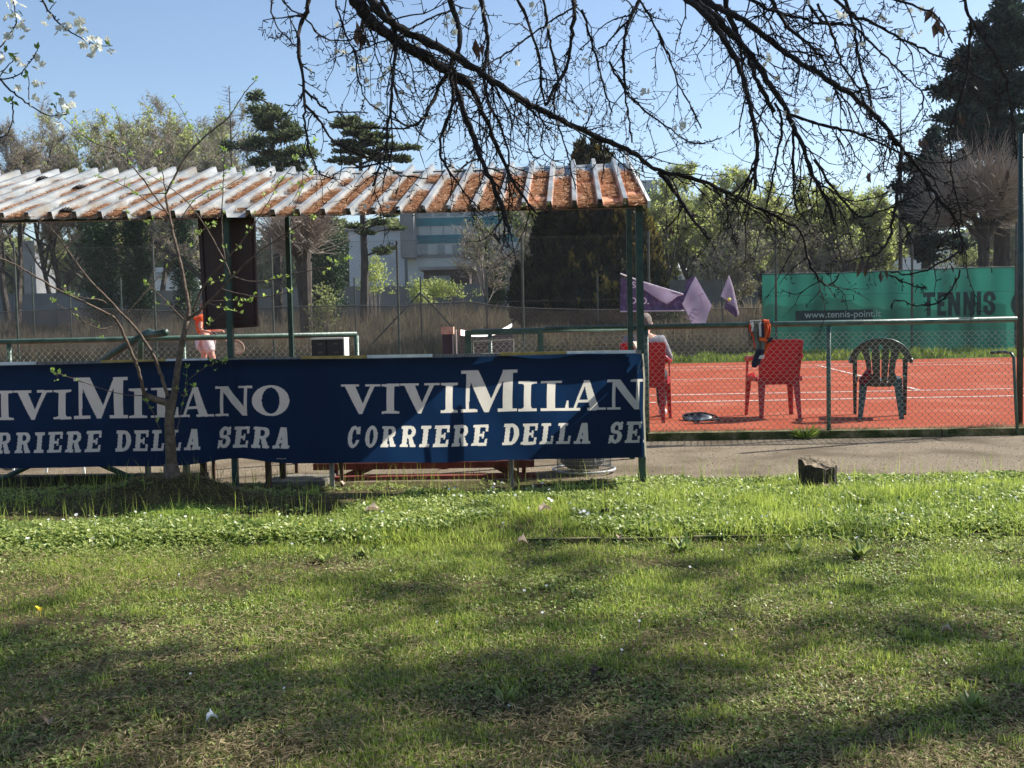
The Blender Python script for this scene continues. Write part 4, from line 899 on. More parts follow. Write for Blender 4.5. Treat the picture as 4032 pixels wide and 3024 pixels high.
padtree('conifer', 'dark slender conifer left of the big right edge conifer', 1995, 300, 42, cA([(1780,770,60,35),(1730,820,65,42),(1690,890,75,42),(1790,890,80,50),(1700,965,85,50),(1630,1010,75,42),(1780,1000,90,60),(1620,1085,80,44),(1710,1100,95,60),(1600,1165,70,36),(1690,1225,75,48),(1800,1120,80,60),(1640,1295,60,30),(1750,1300,80,40),(1660,1370,50,24)], .4048, 1316.6), 'conifer_dark', 8, dens=.75, n0=34, flat=.8)
def deadconifer(label, x, ytop, Y, seed, hw):
    rr = np.random.default_rng(seed); b = at(x, 700, Y); h = at(x, ytop, Y).z; t = thing('dead_conifer', (b.x, Y, 0), label, 'tree', None)
    g = G(); g.tube([(b.x, Y, 0), (b.x, Y, h)], [.14, .015], 6); build('trunk', g, MAT['trunk_far'], t); g = G()
    for i in range(70):
        f = .35+.65*i/70; z = h*f; L = hw*ppx(Y)*(1.15-f)*1.4*rr.uniform(.6, 1.1); a = rr.random()*6.28; dx, dy = math.cos(a), math.sin(a)
        P = [(b.x+dx*L*u, Y+dy*L*u, z-L*.25*u+L*.35*u*u) for u in np.linspace(0, 1, 5)]; g.segs(P[:-1], P[1:], .014, .009, 3, .2)
        for u in (.4, .6, .8): 
            k = int(u*4); q = P[k]; g.segs([q], [(q[0]+rr.normal()*.2, q[1]+rr.normal()*.2, q[2]+.12)], .008, .005, 3, .2)
    build('branches', g, MAT['twig_far'], t)
deadconifer('thin dead leafless conifer left of the tufted cedar', 513, 185, 50, 1, 62)
deadconifer('tall dead leafless conifer left of the big dark conifer at right', 1945, 190, 52, 2, 60)
# ivy columns
def ivy(label, x, y0, y1, Y, half, seed, mat='ivy'):
    rr = np.random.default_rng(seed); p = at(x, 700, Y); z0 = max(.2, at(x, y1, Y).z); z1 = at(x, y0, Y).z; t = thing('ivy_clad_tree', (p.x, Y, 0), label, 'tree', 'ivy clad trunks behind the court')
    g = G(); g.tube([(p.x, Y, -.1), (p.x+.1, Y, z1*.6), (p.x-.1, Y, z1+1)], [.2, .15, .05], 8); build('trunk', g, MAT['trunk_far'], t)
    n = 200; z = rr.uniform(z0, z1, n); hw = half*ppx(Y)*(.6+.6*vnoise(z*1.5, z*0+seed, seed)); a = rr.random(n)*6.28
    c = np.stack([p.x+hw*np.cos(a)*rr.random(n)**.5, Y+hw*np.sin(a)*.8, z], 1); g = G(); fol(g, c, 46, .42, .12, .05, upb=.2, rr=rr, tn0=.1, tn1=.8); build('ivy', g, MAT[mat], t)
ivy('thick ivy clad trunk, left one of the pair behind the bare sapling', 222, 460, 690, 44, 34, 11)
ivy('ivy clad trunk right of the thicker one behind the sapling', 300, 455, 680, 45, 32, 12)
ivy('ivy clad trunk directly left of the hanging brown board', 405, 460, 690, 47, 24, 13)
ivy('broad ivy clad trunk between the pollard and the cedar trunk', 712, 470, 700, 46, 36, 14)
ivy('thin ivy clad stem in front of the pinkish outbuilding', 1075, 570, 660, 52, 12, 15)
# pollarded tree and bushy bare tree
def pollard(label, x, ybase, yhead, Y, seed, rad_px, n=900, tint=.6, tr=.24, leaves=0):
    rr = np.random.default_rng(seed); p = at(x, yhead, Y); t = thing('pollarded_tree', (p.x, Y, 0), label, 'tree', None)
    rad = rad_px*ppx(Y); g = G(); hd = np.array([p.x, Y, p.z])
    g.tube([(p.x+.05, Y, -.1), (p.x+.03, Y, p.z*.5), (p.x, Y, p.z-.1)], [tr, tr*.85, tr*1.15], 10)
    kn = []
    for k in range(9):
        D = runit(1, rr)[0]; D[2] = abs(D[2])*.8+.35; e = hd+D*rad*.38; g.tube([tuple(hd-[0,0,.2]), tuple(hd+D*rad*.2+rr.normal(size=3)*.05), tuple(e)], [tr*.75, tr*.5, tr*.38], 7); kn.append(e)
    build('trunk', g, MAT['trunk_far'], t); kn = np.array(kn); g = G()
    Pn = kn[rr.integers(0, len(kn), n)]+rr.normal(size=(n, 3))*.1; D = (Pn-hd); D /= np.linalg.norm(D, axis=1)[:, None]; D = D+runit(n, rr)*.75; D[:, 2] += .1
    D /= np.linalg.norm(D, axis=1)[:, None]; L = rad*rr.uniform(.35, .8, n); Q = Pn
    for k in range(4):
        Q2 = Q+D*(L/4)[:, None]; g.segs(Q, Q2, .014-.002*k, .012-.002*k, 3, rr.random(n)*.6+.3); 
        if k: 
            s3 = D+runit(n, rr)*.7; g.segs(Q2, Q2+s3*(L*.22)[:, None], .007, .004, 3, rr.random(n))
        Q = Q2; D = D+rr.normal(size=(n, 3))*.14; D[:, 2] += .05
    build('crown', g, MAT['twig_far'], t)
pollard('pollarded tree with a thick dark trunk and bristling bare shoots beside the second green post', 655, 770, 560, 33, 21, 118, n=800)
pollard('bushy bare tree with tangled pale shoots at the right edge', 2125, 700, 505, 36, 22, 148, n=1700, tr=.18)
# shrubs
def shrub(label, x, y0, y1, Y, half, seed, mat, n=120):
    rr = np.random.default_rng(seed); p = at(x, 700, Y); z1 = at(x, y0, Y).z; z0 = max(0, at(x, y1, Y).z); hw = half*ppx(Y)
    n = int(n*1.3); u = rr.random(n)**.8; c = np.stack([p.x+hw*rr.normal(size=n)*.75*(1.1-.5*u), Y+hw*rr.normal(size=n)*.5, z0+(z1-z0)*u*rr.uniform(.6, 1.05, n)], 1); g = G(); fol(g, c, 18, .38, .12, .04, upb=.9, rr=rr)
    t = thing('shrub', (p.x, Y, 0), label, 'shrub', 'shrubs in the weedy ground'); build('foliage', g, MAT[mat], t)
    g = G(); A = np.tile([p.x, Y, 0.], (10, 1)); g.segs(A, c[:10], .03, .012, 4, .3); build('stems', g, MAT['twig_far'], t)
shrub('yellow green shrub right of the cedar trunk', 812, 555, 640, 45, 26, 31, 'leaf_fresh', 45)
shrub('yellow green shrub in front of the dark shed', 950, 612, 650, 50, 36, 32, 'leaf_fresh', 80)
shrub('small pale shrub left of the dark shed', 905, 610, 660, 47, 18, 33, 'leaf_fresh', 35)
shrub('rusty leaved young bush beside the pollard trunk', 705, 625, 740, 32.5, 22, 34, 'leaf_olive', 30)
shrub('dark low shrub right of the cypress foot', 1440, 655, 745, 33, 26, 35, 'ivy', 60)
shrub('yellow bush with young leaves behind the left fence post', 490, 600, 660, 50, 26, 36, 'leaf_olive', 60)
shrub('green leafy bush below the right bare tree', 2080, 510, 580, 45, 50, 37, 'leaf_olive', 60)
# dry weeds
N = 120000; rr = np.random.default_rng(9)
y_ = 30.2+rr.random(N)**1.6*20; x_ = (rr.random(N)-.5)*1.35*y_+.034*y_; dn = vnoise(x_*.5+80, y_*.5, 31); L = (.45+.75*dn)*rr.uniform(.5, 1.15, N)*(1+(y_-30)/20*.3)
U = np.stack([rr.normal(0, .22, N), rr.normal(0, .2, N), np.ones(N)], 1)*L[:, None]; W = np.stack([np.ones(N), rr.normal(0, .3, N), np.zeros(N)], 1)*(rr.uniform(.008, .02, N)*(1+(y_-30)/20*1.2))[:, None]
g = G(); g.cards(np.stack([x_, y_, 1.15*np.clip((y_-33)/20, 0, 1)], 1), U, W, np.clip(dn*.5+rr.random(N)*.7-.1, 0, 1)); tag(build('dry_weeds', g, MAT['weed']), kind='stuff', label='tall dry brown weeds behind the shade netting')
N = 26000; y_ = rr.uniform(27.0, 28.3, N); x_ = rr.uniform(-18, 16, N); L = rr.uniform(.06, .28, N)*(.5+vnoise(x_*2+60, y_*2, 5))
U = np.stack([rr.normal(0, .3, N), rr.normal(0, .3, N), np.ones(N)], 1)*L[:, None]; W = np.stack([np.ones(N), rr.normal(0, .3, N), np.zeros(N)], 1)*.012
g = G(); g.cards(np.stack([x_, y_, np.zeros(N)], 1), U, W, rr.random(N)*.8); tag(build('verge_grass', g, MAT['grass']), kind='stuff', label='strip of green grass behind the far end of the court')
# far wooded horizon
rr = np.random.default_rng(77); N = 170000; x_ = rr.uniform(-75, 75, N); hz = 8.5+6*vnoise(x_*.18+30, x_*0, 41)+2*vnoise(x_*.7+60, x_*0+3, 42); z_ = rr.random(N)**.8*hz; y_ = rr.uniform(112, 120, N)
U = runit(N, rr)*.8; W = np.cross(U, runit(N, rr))*.35; g = G(); g.cards(np.stack([x_, y_, z_], 1), U, W, rr.random(N)*.7); tag(build('distant_wood', g, MAT['leaf_olive']), kind='stuff', label='hazy far off line of woodland on the horizon')
# ------------------------------------------------------------------ chairs
def maskplate(name, inside, u0, u1, z0, z1, cell, warp, th_, mat, parent, smooth=True):
    nu = int((u1-u0)/cell)+1; nz = int((z1-z0)/cell)+1
    U1, Z1 = np.meshgrid(np.linspace(u0, u1, nu), np.linspace(z0, z1, nz)); cu = (U1[:-1,:-1]+U1[1:,1:])/2; cz = (Z1[:-1,:-1]+Z1[1:,1:])/2
    mk_ = inside(cu, cz); iD = np.arange(nu*nz).reshape(nz, nu); Q = np.stack([iD[:-1,:-1], iD[:-1,1:], iD[1:,1:], iD[1:,:-1]], -1)
    x, y, z = warp(U1, Z1); V, q = submesh(np.stack([x, y, z], -1).reshape(-1, 3), Q, mk_)
    g = G(); g.add(V, q); o = build(name, g, MAT[mat], parent, smooth=smooth); md = o.modifiers.new('s', 'SOLIDIFY'); md.thickness = th_; md.offset = 0; md.use_even_offset = False
    return o
def leg_(g, a, b, wx, wy, w2): g.bar(a, b, wx, wy, upv=(0, 1, 0), w2=w2)
def place(t, loc, rz): t.location = loc; t.rotation_euler = (0, 0, rz)
def redchair(label):
    t = thing('plastic_armchair', (0, 0, 0), label, 'chair', 'plastic armchairs on the court edge')
    def ins(u, z):
        w = .200+.028*(z-.36)/.49+.012*np.cos((z-.6)*9); c = (z > .80) & (np.abs(u) > w-.03) & ((np.abs(u)-(w-.03))**2+(z-.82)**2 > .03**2*1.4)
        return (np.abs(u) < w) & (z < .852-.12*u*u) & (z > .365+.0*u) & ~c
    maskplate('backrest', ins, -.26, .26, .36, .86, .008, lambda u, z: (u, -.22-.16*(z-.40)+.55*u*u, z), .006, 'red_plastic', t)
    g = G()
    for sg in (-1, 1): g.bar((sg*.205, -.20, .40), (sg*.232, -.285, .84), .014, .035, upv=(0, 1, 0))
    g.bar((-.19, -.20, .395), (.19, -.20, .395), .03, .05, upv=(0, 0, 1)); build('back_rim', g, MAT['red_plastic'], t)
    maskplate('seat', lambda u, v: (np.abs(u) < .225), -.23, .23, -.2, .24, .02, lambda u, v: (u, v, .425-.02*np.exp(-(u/.12)**2)+.02*v), .008, 'red_plastic', t)
    for sg in (-1, 1):
        g = G(); leg_(g, (sg*.180, -.20, .43), (sg*.205, -.27, 0), .075, .012, .5); leg_(g, (sg*.210, -.18, .43), (sg*.218, -.262, 0), .012, .06, .6); build('leg', g, MAT['red_plastic'], t)
        g = G(); leg_(g, (sg*.245, .22, .64), (sg*.262, .26, 0), .015, .075, .55); leg_(g, (sg*.225, .245, .42), (sg*.25, .285, 0), .06, .012, .55); build('leg', g, MAT['red_plastic'], t)
        g = G(); g.tube([(sg*.222, -.25, .70), (sg*.250, -.16, .66), (sg*.262, 0, .645), (sg*.262, .16, .645), (sg*.250, .24, .62)], [.020, .026, .028, .028, .02], 8); build('armrest', g, MAT['red_plastic'], t, smooth=True)
        g = G(); g.add([(sg*.24, -.19, .42), (sg*.255, .22, .42), (sg*.258, .22, .46), (sg*.245, -.1, .50)], np.array([[0,1,2,3]])); g.bar((sg*.24, -.2, .425), (sg*.25, .24, .425), .02, .05); build('side_rail', g, MAT['red_plastic'], t)
    return t
c1 = redchair('red plastic armchair seen from behind, empty, with jackets on the rail beside it')
fp = gnd(1681, 905); place(c1, (fp.x+.02, fp.y+.26, 0), R(1))
fp = gnd(1397, 914); c2 = copy_tree(c1, (fp.x+.02, fp.y+.30, 0), R(-10), 1, 'red plastic armchair with the grey haired person sitting in it')
def greenchair(label):
    t = thing('plastic_armchair', (0, 0, 0), label, 'chair', 'plastic armchairs on the court edge')
    def ins(u, z):
        outer = ((u/.305)**2+((z-.60)/.245)**2 < 1) & (z > .595)
        inner = ((u/.240)**2+((z-.60)/.185)**2 < 1)
        w = np.interp(z, [.34, .40, .50, .60, .70, .80], [.165, .165, .135, .150, .185, .20]); panel = (np.abs(u) < w) & (z > .335+.10*u*u*4) & (z < .80)
        sl = np.zeros(u.shape, bool)
        for c0 in (-.085, -.0, .075):
            cc = c0*(1+.9*(z-.5)); ww = .0045+.012*np.clip((z-.60)/.16, 0, 1); top_ = .765 if c0 else .78; sl |= (np.abs(u-cc) < ww) & (z > (.47 if c0 < 0 else .385)) & (z < top_-.2*u*u*6)
        return ((outer & ~inner) | (panel & (outer | (z < .62)))) & ~sl
    maskplate('backrest', ins, -.32, .32, .33, .86, .006, lambda u, z: (u, -.22-.17*(z-.40)+1.0*u*u, z), .008, 'green_plastic', t)
    g = G(); A = [(.300*math.cos(a), -.22-.17*(.2+.24*math.sin(a))+.09*math.cos(a)**2-.004, .60+.242*math.sin(a)) for a in np.linspace(-.05, math.pi+.05, 26)]
    g.tube(A, .012, 6); build('back_rim', g, MAT['green_plastic'], t, smooth=True)
    maskplate('seat', lambda u, v: (np.abs(u) < .22), -.23, .23, -.2, .24, .02, lambda u, v: (u, v, .415-.02*np.exp(-(u/.12)**2)+.02*v), .008, 'green_plastic', t)
    for sg in (-1, 1):
        g = G(); leg_(g, (sg*.165, -.19, .42), (sg*.205, -.27, 0), .085, .014, .55); leg_(g, (sg*.205, -.17, .42), (sg*.223, -.26, 0), .012, .07, .6); build('leg', g, MAT['green_plastic'], t)
        g = G(); leg_(g, (sg*.275, .20, .62), (sg*.268, .26, 0), .015, .085, .6); leg_(g, (sg*.258, .23, .62), (sg*.255, .28, 0), .05, .012, .6); build('leg', g, MAT['green_plastic'], t)
        g = G(); g.tube([(sg*.298, -.17, .60), (sg*.300, -.05, .615), (sg*.292, .10, .625), (sg*.270, .22, .61)], [.022, .028, .030, .022], 8); build('armrest', g, MAT['green_plastic'], t, smooth=True)
        g = G(); g.bar((sg*.235, -.2, .415), (sg*.25, .24, .415), .02, .05); build('side_rail', g, MAT['green_plastic'], t)
    return t
c3 = greenchair('dark green plastic armchair with arched slatted back and a maroon cloth hanging on it')
fp = gnd(1906, 905); place(c3, (fp.x+.06, fp.y+.25, 0), R(-17))
# white folding chair legs showing under the banner
wc = thing('folding_chair', (at(160, 1030, 7.6).x, 7.6, 0), 'white thin legged folding chair standing on the path behind the left banner end', 'chair')
pA = [at(x, y, Y) for x, y, Y in ((101, 1030, 7.5), (183, 1033, 7.3), (213, 1026, 7.9), (30, 1026, 7.6))]
for p in pA: g = G(); g.tube([(p.x, p.y, 0), (p.x+.03*rd.choice((-1, 1)), p.y, .44)], .010, 6); build('leg', g, MAT['white_paint'], wc)
g = G(); g.box((pA[0].x-.05, 7.3, .44), (pA[2].x+.05, 7.7, .46)); build('seat', g, MAT['white_plastic'], wc)
g = G(); g.box((pA[0].x-.05, 7.68, .55), (pA[2].x+.05, 7.70, .80)); build('backrest', g, MAT['white_plastic'], wc)

# ------------------------------------------------------------------ clothes on the rail
def drape(name, L, Rr, Y, mat, parent, nv=26, nu=14, fold=.018, seed=0, th_=.004, top=None):
    # L and Rr: traced left and right edges, from the top down
    g = G(); V = []
    tt = np.linspace(0, 1, nv)
    def al(P):
        P = np.array(P, float); s = np.linspace(0, 1, len(P)); return np.stack([np.interp(tt, s, P[:, 0]), np.interp(tt, s, P[:, 1])], 1)
    a, b = al(L), al(Rr)
    for j in range(nv):
        for i in range(nu):
            u = i/(nu-1); p = a[j]*(1-u)+b[j]*u
            f = fold*(math.sin(u*9+j*.16+seed)*.6+math.sin(u*17-j*.25+seed*2)*.4)*min(1, j/5)
            q = at(p[0], p[1], Y-.01+f); V.append(tuple(q))
    q = np.array([[j*nu+i, j*nu+i+1, (j+1)*nu+i+1, (j+1)*nu+i] for j in range(nv-1) for i in range(nu-1)]); g.add(V, q)
    # over the rail and down behind
    if top:
        V2 = []
        for k, (dy, dz) in enumerate(((0, 0), (.02, .022), (.05, .022), (.072, -.01), (.078, -top))):
            for i in range(nu): v = V[i]; V2.append((v[0], v[1]+dy, v[2]+dz-(0 if k < 3 else .02*math.sin(i))))
        g.add(V2, np.array([[j*nu+i, j*nu+i+1, (j+1)*nu+i+1, (j+1)*nu+i] for j in range(4) for i in range(nu-1)]))
    o = build(name, g, MAT[mat], parent, smooth=True); md = o.modifiers.new('s', 'SOLIDIFY'); md.thickness = th_; return o
JY = FY-.045
jk = thing('jacket', tuple(at(1636, 740, JY)), 'grey khaki jacket with white stripe and hanging sleeve slung over the green rail', 'jacket')
drape('body', [(1619,698),(1621,712),(1627,728),(1632,748),(1634,765)], [(1645,696),(1648,722),(1654,745),(1650,762),(1646,775)], JY, 'cloth_khaki', jk, seed=1, top=.2)
drape('stripe', [(1639,697),(1639.5,712),(1640,727)], [(1644,696),(1644.5,712),(1645,727)], JY-.022, 'cloth_white', jk, nu=4, fold=.004, seed=1)
drape('dark_stripe', [(1644.5,697),(1645,712),(1645,728)], [(1650,697),(1651,712),(1651,728)], JY-.022, 'cloth_navy', jk, nu=4, fold=.004, seed=1)
drape('lining', [(1617,699),(1618,712),(1626,730),(1629,752)], [(1621,699),(1624,714),(1629,730),(1632,752)], JY-.012, 'cloth_red', jk, nu=4, fold=.003)
drape('collar_edge', [(1619,697),(1624,706),(1622,716)], [(1627,697),(1629,704),(1626,716)], JY-.024, 'cloth_white', jk, nu=4, fold=.003)
drape('sleeve', [(1634,754),(1628,770),(1623,785),(1624,793)], [(1652,756),(1644,775),(1641,786),(1633,794)], JY-.02, 'cloth_navy', jk, nu=8, seed=3)
drape('cuff', [(1641,768),(1638,775)], [(1652,766),(1650,775)], JY-.036, 'cloth_white', jk, nu=4, fold=.002)
sh_ = thing('orange_shirt', tuple(at(1655, 720, JY)), 'orange shirt bunched over the rail at the right of the khaki jacket', 'shirt')
drape('body', [(1650,695),(1651,715),(1650,732)], [(1662,696),(1665,712),(1662,733)], JY-.008, 'cloth_orange', sh_, seed=5, top=.15)
drape('hem', [(1639,729),(1640,736)], [(1661,731),(1658,738)], JY-.028, 'cloth_orange', sh_, nu=6, fold=.004)
drape('sleeve', [(1655,733),(1652,745),(1646,768),(1640,778)], [(1668,728),(1664,742),(1656,760),(1650,776)], JY+.005, 'cloth_orange', sh_, nu=8, seed=4)
drape('cuff', [(1657,731),(1656,742)], [(1670,727),(1668,738)], JY-.03, 'cloth_dark', sh_, nu=5, fold=.006)
mc = thing('maroon_cloth', tuple(at(1868, 815, 10.5)), 'crumpled maroon cloth hanging at the left side of the green chair back', 'cloth')
drape('cloth', [(1870,800),(1862,812),(1854,822),(1857,829)], [(1879,801),(1880,812),(1875,822),(1868,831)], fp.y-.01, 'maroon', mc, nu=9, fold=.03, seed=2)
drape('fold', [(1872,796),(1867,806),(1868,816)], [(1880,798),(1881,808),(1877,816)], fp.y-.05, 'maroon', mc, nu=8, fold=.025, seed=5)
# racket bag on the clay
bgp = gnd(1508, 910); bg_ = thing('racket_bag', (bgp.x, bgp.y+.1, 0), 'flat grey and black racket cover lying on the clay by the kerb', 'bag')
g = G(); V = []
nu = 36
for k, (rr_, zz) in enumerate(((.90, .004), (1, .012), (1.0, .026), (.92, .042), (.6, .054), (.2, .058))):
    for i in range(nu): a = 2*math.pi*i/nu; V.append((bgp.x+.155*rr_*math.cos(a)*(1+.10*math.cos(a)), bgp.y+.12+.14*rr_*math.sin(a), zz+.03*math.sin(a)+.008*math.sin(3*a)+.005*math.cos(7*a)))
q = [[k*nu+i, k*nu+(i+1) % nu, (k+1)*nu+(i+1) % nu, (k+1)*nu+i] for k in range(5) for i in range(nu)]; g.add(V, np.array(q)); g.add([V[5*nu+i] for i in range(nu)], [tuple(range(nu))]); build('cover', g, MAT['bag'], bg_, smooth=True)
g = G(); a = np.linspace(0, 2*math.pi, 37); g.tube(np.stack([bgp.x+.158*np.cos(a)*(1+.1*np.cos(a)), bgp.y+.12+.142*np.sin(a), .034+.03*np.sin(a)], 1), .010, 6, cap=False); build('rim', g, MAT['cloth_dark'], bg_, smooth=True)
g = G(); g.tube([at(1478, 898, bgp.y+.1), at(1500, 892, bgp.y+.12), at(1522, 892.5, bgp.y+.1), at(1545, 898, bgp.y+.05), at(1554, 905, bgp.y+.02), at(1530, 907, bgp.y), at(1515, 909, bgp.y)], .011, 6); build('strap', g, MAT['cloth_dark'], bg_, smooth=True)

# ------------------------------------------------------------------ people
def skinned(name, P, E, Rd, mat, parent, sub=2):
    me = bpy.data.meshes.new(name); me.from_pydata([Vector(p) for p in P], E, []); o = bpy.data.objects.new(name, me); C.objects.link(o); o.parent = parent; LOC[o.name] = LOC.get(parent.name, Vector()) if parent else Vector()
    me.materials.append(MAT[mat]); sk = o.modifiers.new('skin', 'SKIN'); sk.use_smooth_shade = True
    for i, r in enumerate(Rd): me.skin_vertices[0].data[i].radius = (r, r) if not isinstance(r, tuple) else r
    me.skin_vertices[0].data[0].use_root = True
    ms = o.modifiers.new('sub', 'SUBSURF'); ms.levels = sub; ms.render_levels = sub
    return o
def chainfig(D):   # D: list of (name, parent, pos, r)
    ix = {}; P = []; E = []; Rr = []
    for nme, par, pos, r in D:
        ix[nme] = len(P); P.append(pos); Rr.append(r)
        if par: E.append((ix[par], ix[nme]))
    return P, E, Rr
def hand(D, side, w, d, curl, root):   # fingers leave the palm; w wrist pos, d pointing direction, curl direction
    w = Vector(w); d = Vector(d).normalized(); c = Vector(curl).normalized(); s = d.cross(c).normalized()
    D.append(('palm'+side, root, tuple(w+d*.05), .026))
    for k, ln in enumerate((.036, .042, .039, .030)):
        b = w+d*.085+s*(-.027+.018*k); p1 = b+d*ln*.5+c*.006; p2 = p1+d*ln*.45+c*ln*.5; p3 = p2+c*ln*.6-d*ln*.1
        D.append(('f%d%s' % (k, side), 'palm'+side, tuple(b), .0095)); D.append(('g%d%s' % (k, side), 'f%d%s' % (k, side), tuple(p1), .009)); D.append(('h%d%s' % (k, side), 'g%d%s' % (k, side), tuple(p2), .0085)); D.append(('i%d%s' % (k, side), 'h%d%s' % (k, side), tuple(p3), .0075))
    b = w+d*.035-s*.034; D.append(('t0'+side, 'palm'+side, tuple(b), .011)); D.append(('t1'+side, 't0'+side, tuple(b+d*.02-s*.012+c*.018), .010)); D.append(('t2'+side, 't1'+side, tuple(b+d*.035-s*.002+c*.036), .0085))
def head_parts(t, hc, fdir, skin=True, hair='hair_grey', r=.092):
    f = Vector(fdir).normalized(); s = f.cross(Vector((0,0,1))).normalized()
    def ball(name, c, rx, mat, clip=None, n=20):
        bm = bmesh.new(); bmesh.ops.create_icosphere(bm, subdivisions=3, radius=1)
        for v in bm.verts: v.co = Vector(c)+(f*v.co.y*rx[1]+s*v.co.x*rx[0]+Vector((0,0,1))*v.co.z*rx[2])*(1+.04*math.sin(v.co.x*9+v.co.z*11)*(mat.startswith('hair')))
        if clip: bmesh.ops.delete(bm, geom=[v for v in bm.verts if clip(v.co)], context='VERTS')
        me = bpy.data.meshes.new(name); bm.to_mesh(me); bm.free(); me.materials.append(MAT[mat]); me.polygons.foreach_set('use_smooth', [True]*len(me.polygons))
        o = bpy.data.objects.new(name, me); C.objects.link(o); o.parent = t; LOC[o.name] = LOC[t.name]; return o
    hc = Vector(hc)
    ball('hair', hc+Vector((0,0,.022))-f*.012, (r*.90, r*1.08, r*1.12), hair, clip=lambda co: (co-hc).dot(f) > .045 and co.z < hc.z+.055 or co.z < hc.z-.055)
    for k in (-1, 1):
        ball('eye', hc+f*(r*.92)+s*k*.032+Vector((0,0,-.005)), (.011, .008, .008), 'cloth_navy'); ball('ear', hc+s*k*(r*.86)+Vector((0,0,-.015)), (.012, .022, .033), 'skin')
def seatedperson(loc, rz):
    t = thing('person', (0, 0, 0), 'grey haired person in a grey top sitting in the red chair, seen from behind', 'person')
    D = [('pelvis', None, (0, -.02, .49), .125), ('belly', 'pelvis', (0, -.05, .62), .12), ('chest', 'belly', (0, -.06, .77), .14), ('upper', 'chest', (0, -.05, .86), .10), ('neck', 'upper', (0, -.02, .935), .052), ('jaw', 'neck', (0, .02, .985), .062), ('head', 'jaw', (0, .015, 1.045), .085), ('crown', 'head', (0, .01, 1.085), .07), ('nose', 'jaw', (0, .105, 1.02), .012)]
    for sg, n in ((-1, 'L'), (1, 'R')):
        D += [('hip'+n, 'pelvis', (sg*.10, .08, .49), .088), ('knee'+n, 'hip'+n, (sg*.15, .44, .50), .062), ('calf'+n, 'knee'+n, (sg*.15, .47, .32), .055), ('ankle'+n, 'calf'+n, (sg*.15, .44, .09), .038), ('toe'+n, 'ankle'+n, (sg*.16, .62, .045), .035),
              ('sh'+n, 'upper', (sg*.17, -.05, .86), .062), ('elb'+n, 'sh'+n, (sg*.25, .0, .66), .043), ('wr'+n, 'elb'+n, (sg*.22, .26, .69), .027)]
        hand(D, n, (sg*.22, .27, .69), (-sg*.15, 1, -.1), (0, .1, -1), 'wr'+n)
    skinned('body', *chainfig(D), 'skin', t)
    head_parts(t, (0, .015, 1.045), (0, 1, 0))
    Dd = {d[0]: d for d in D}
    def cloth_(name, names, mat, k, ends={}):
        L = []; 
        for nme, par in names:
            p = Dd[nme][2]; r = Dd[nme][3]*1.06+k; L.append((nme, par, ends.get(nme, p), r))
        skinned(name, *chainfig(L), mat, t)
    cloth_('sweatshirt', [('belly', None), ('chest', 'belly'), ('upper', 'chest'), ('shL', 'upper'), ('elbL', 'shL'), ('wrL', 'elbL'), ('shR', 'upper'), ('elbR', 'shR'), ('wrR', 'elbR')], 'cloth_grey', .018)
    cloth_('trousers', [('pelvis', None), ('hipL', 'pelvis'), ('kneeL', 'hipL'), ('calfL', 'kneeL'), ('ankleL', 'calfL'), ('hipR', 'pelvis'), ('kneeR', 'hipR'), ('calfR', 'kneeR'), ('ankleR', 'calfR')], 'cloth_dark', .012)
    for sg in (-1, 1): skinned('shoe', [(sg*.15, .42, .06), (sg*.155, .52, .05), (sg*.165, .66, .04)], [(0, 1), (1, 2)], [.048, .045, .038], 'cloth_white', t)
    place(t, loc, rz); return t
seatedperson(Vector(c2.location)+Vector((.0, .02, 0)), R(-10))
PY = 21.0
pp = at(447, 735, PY)
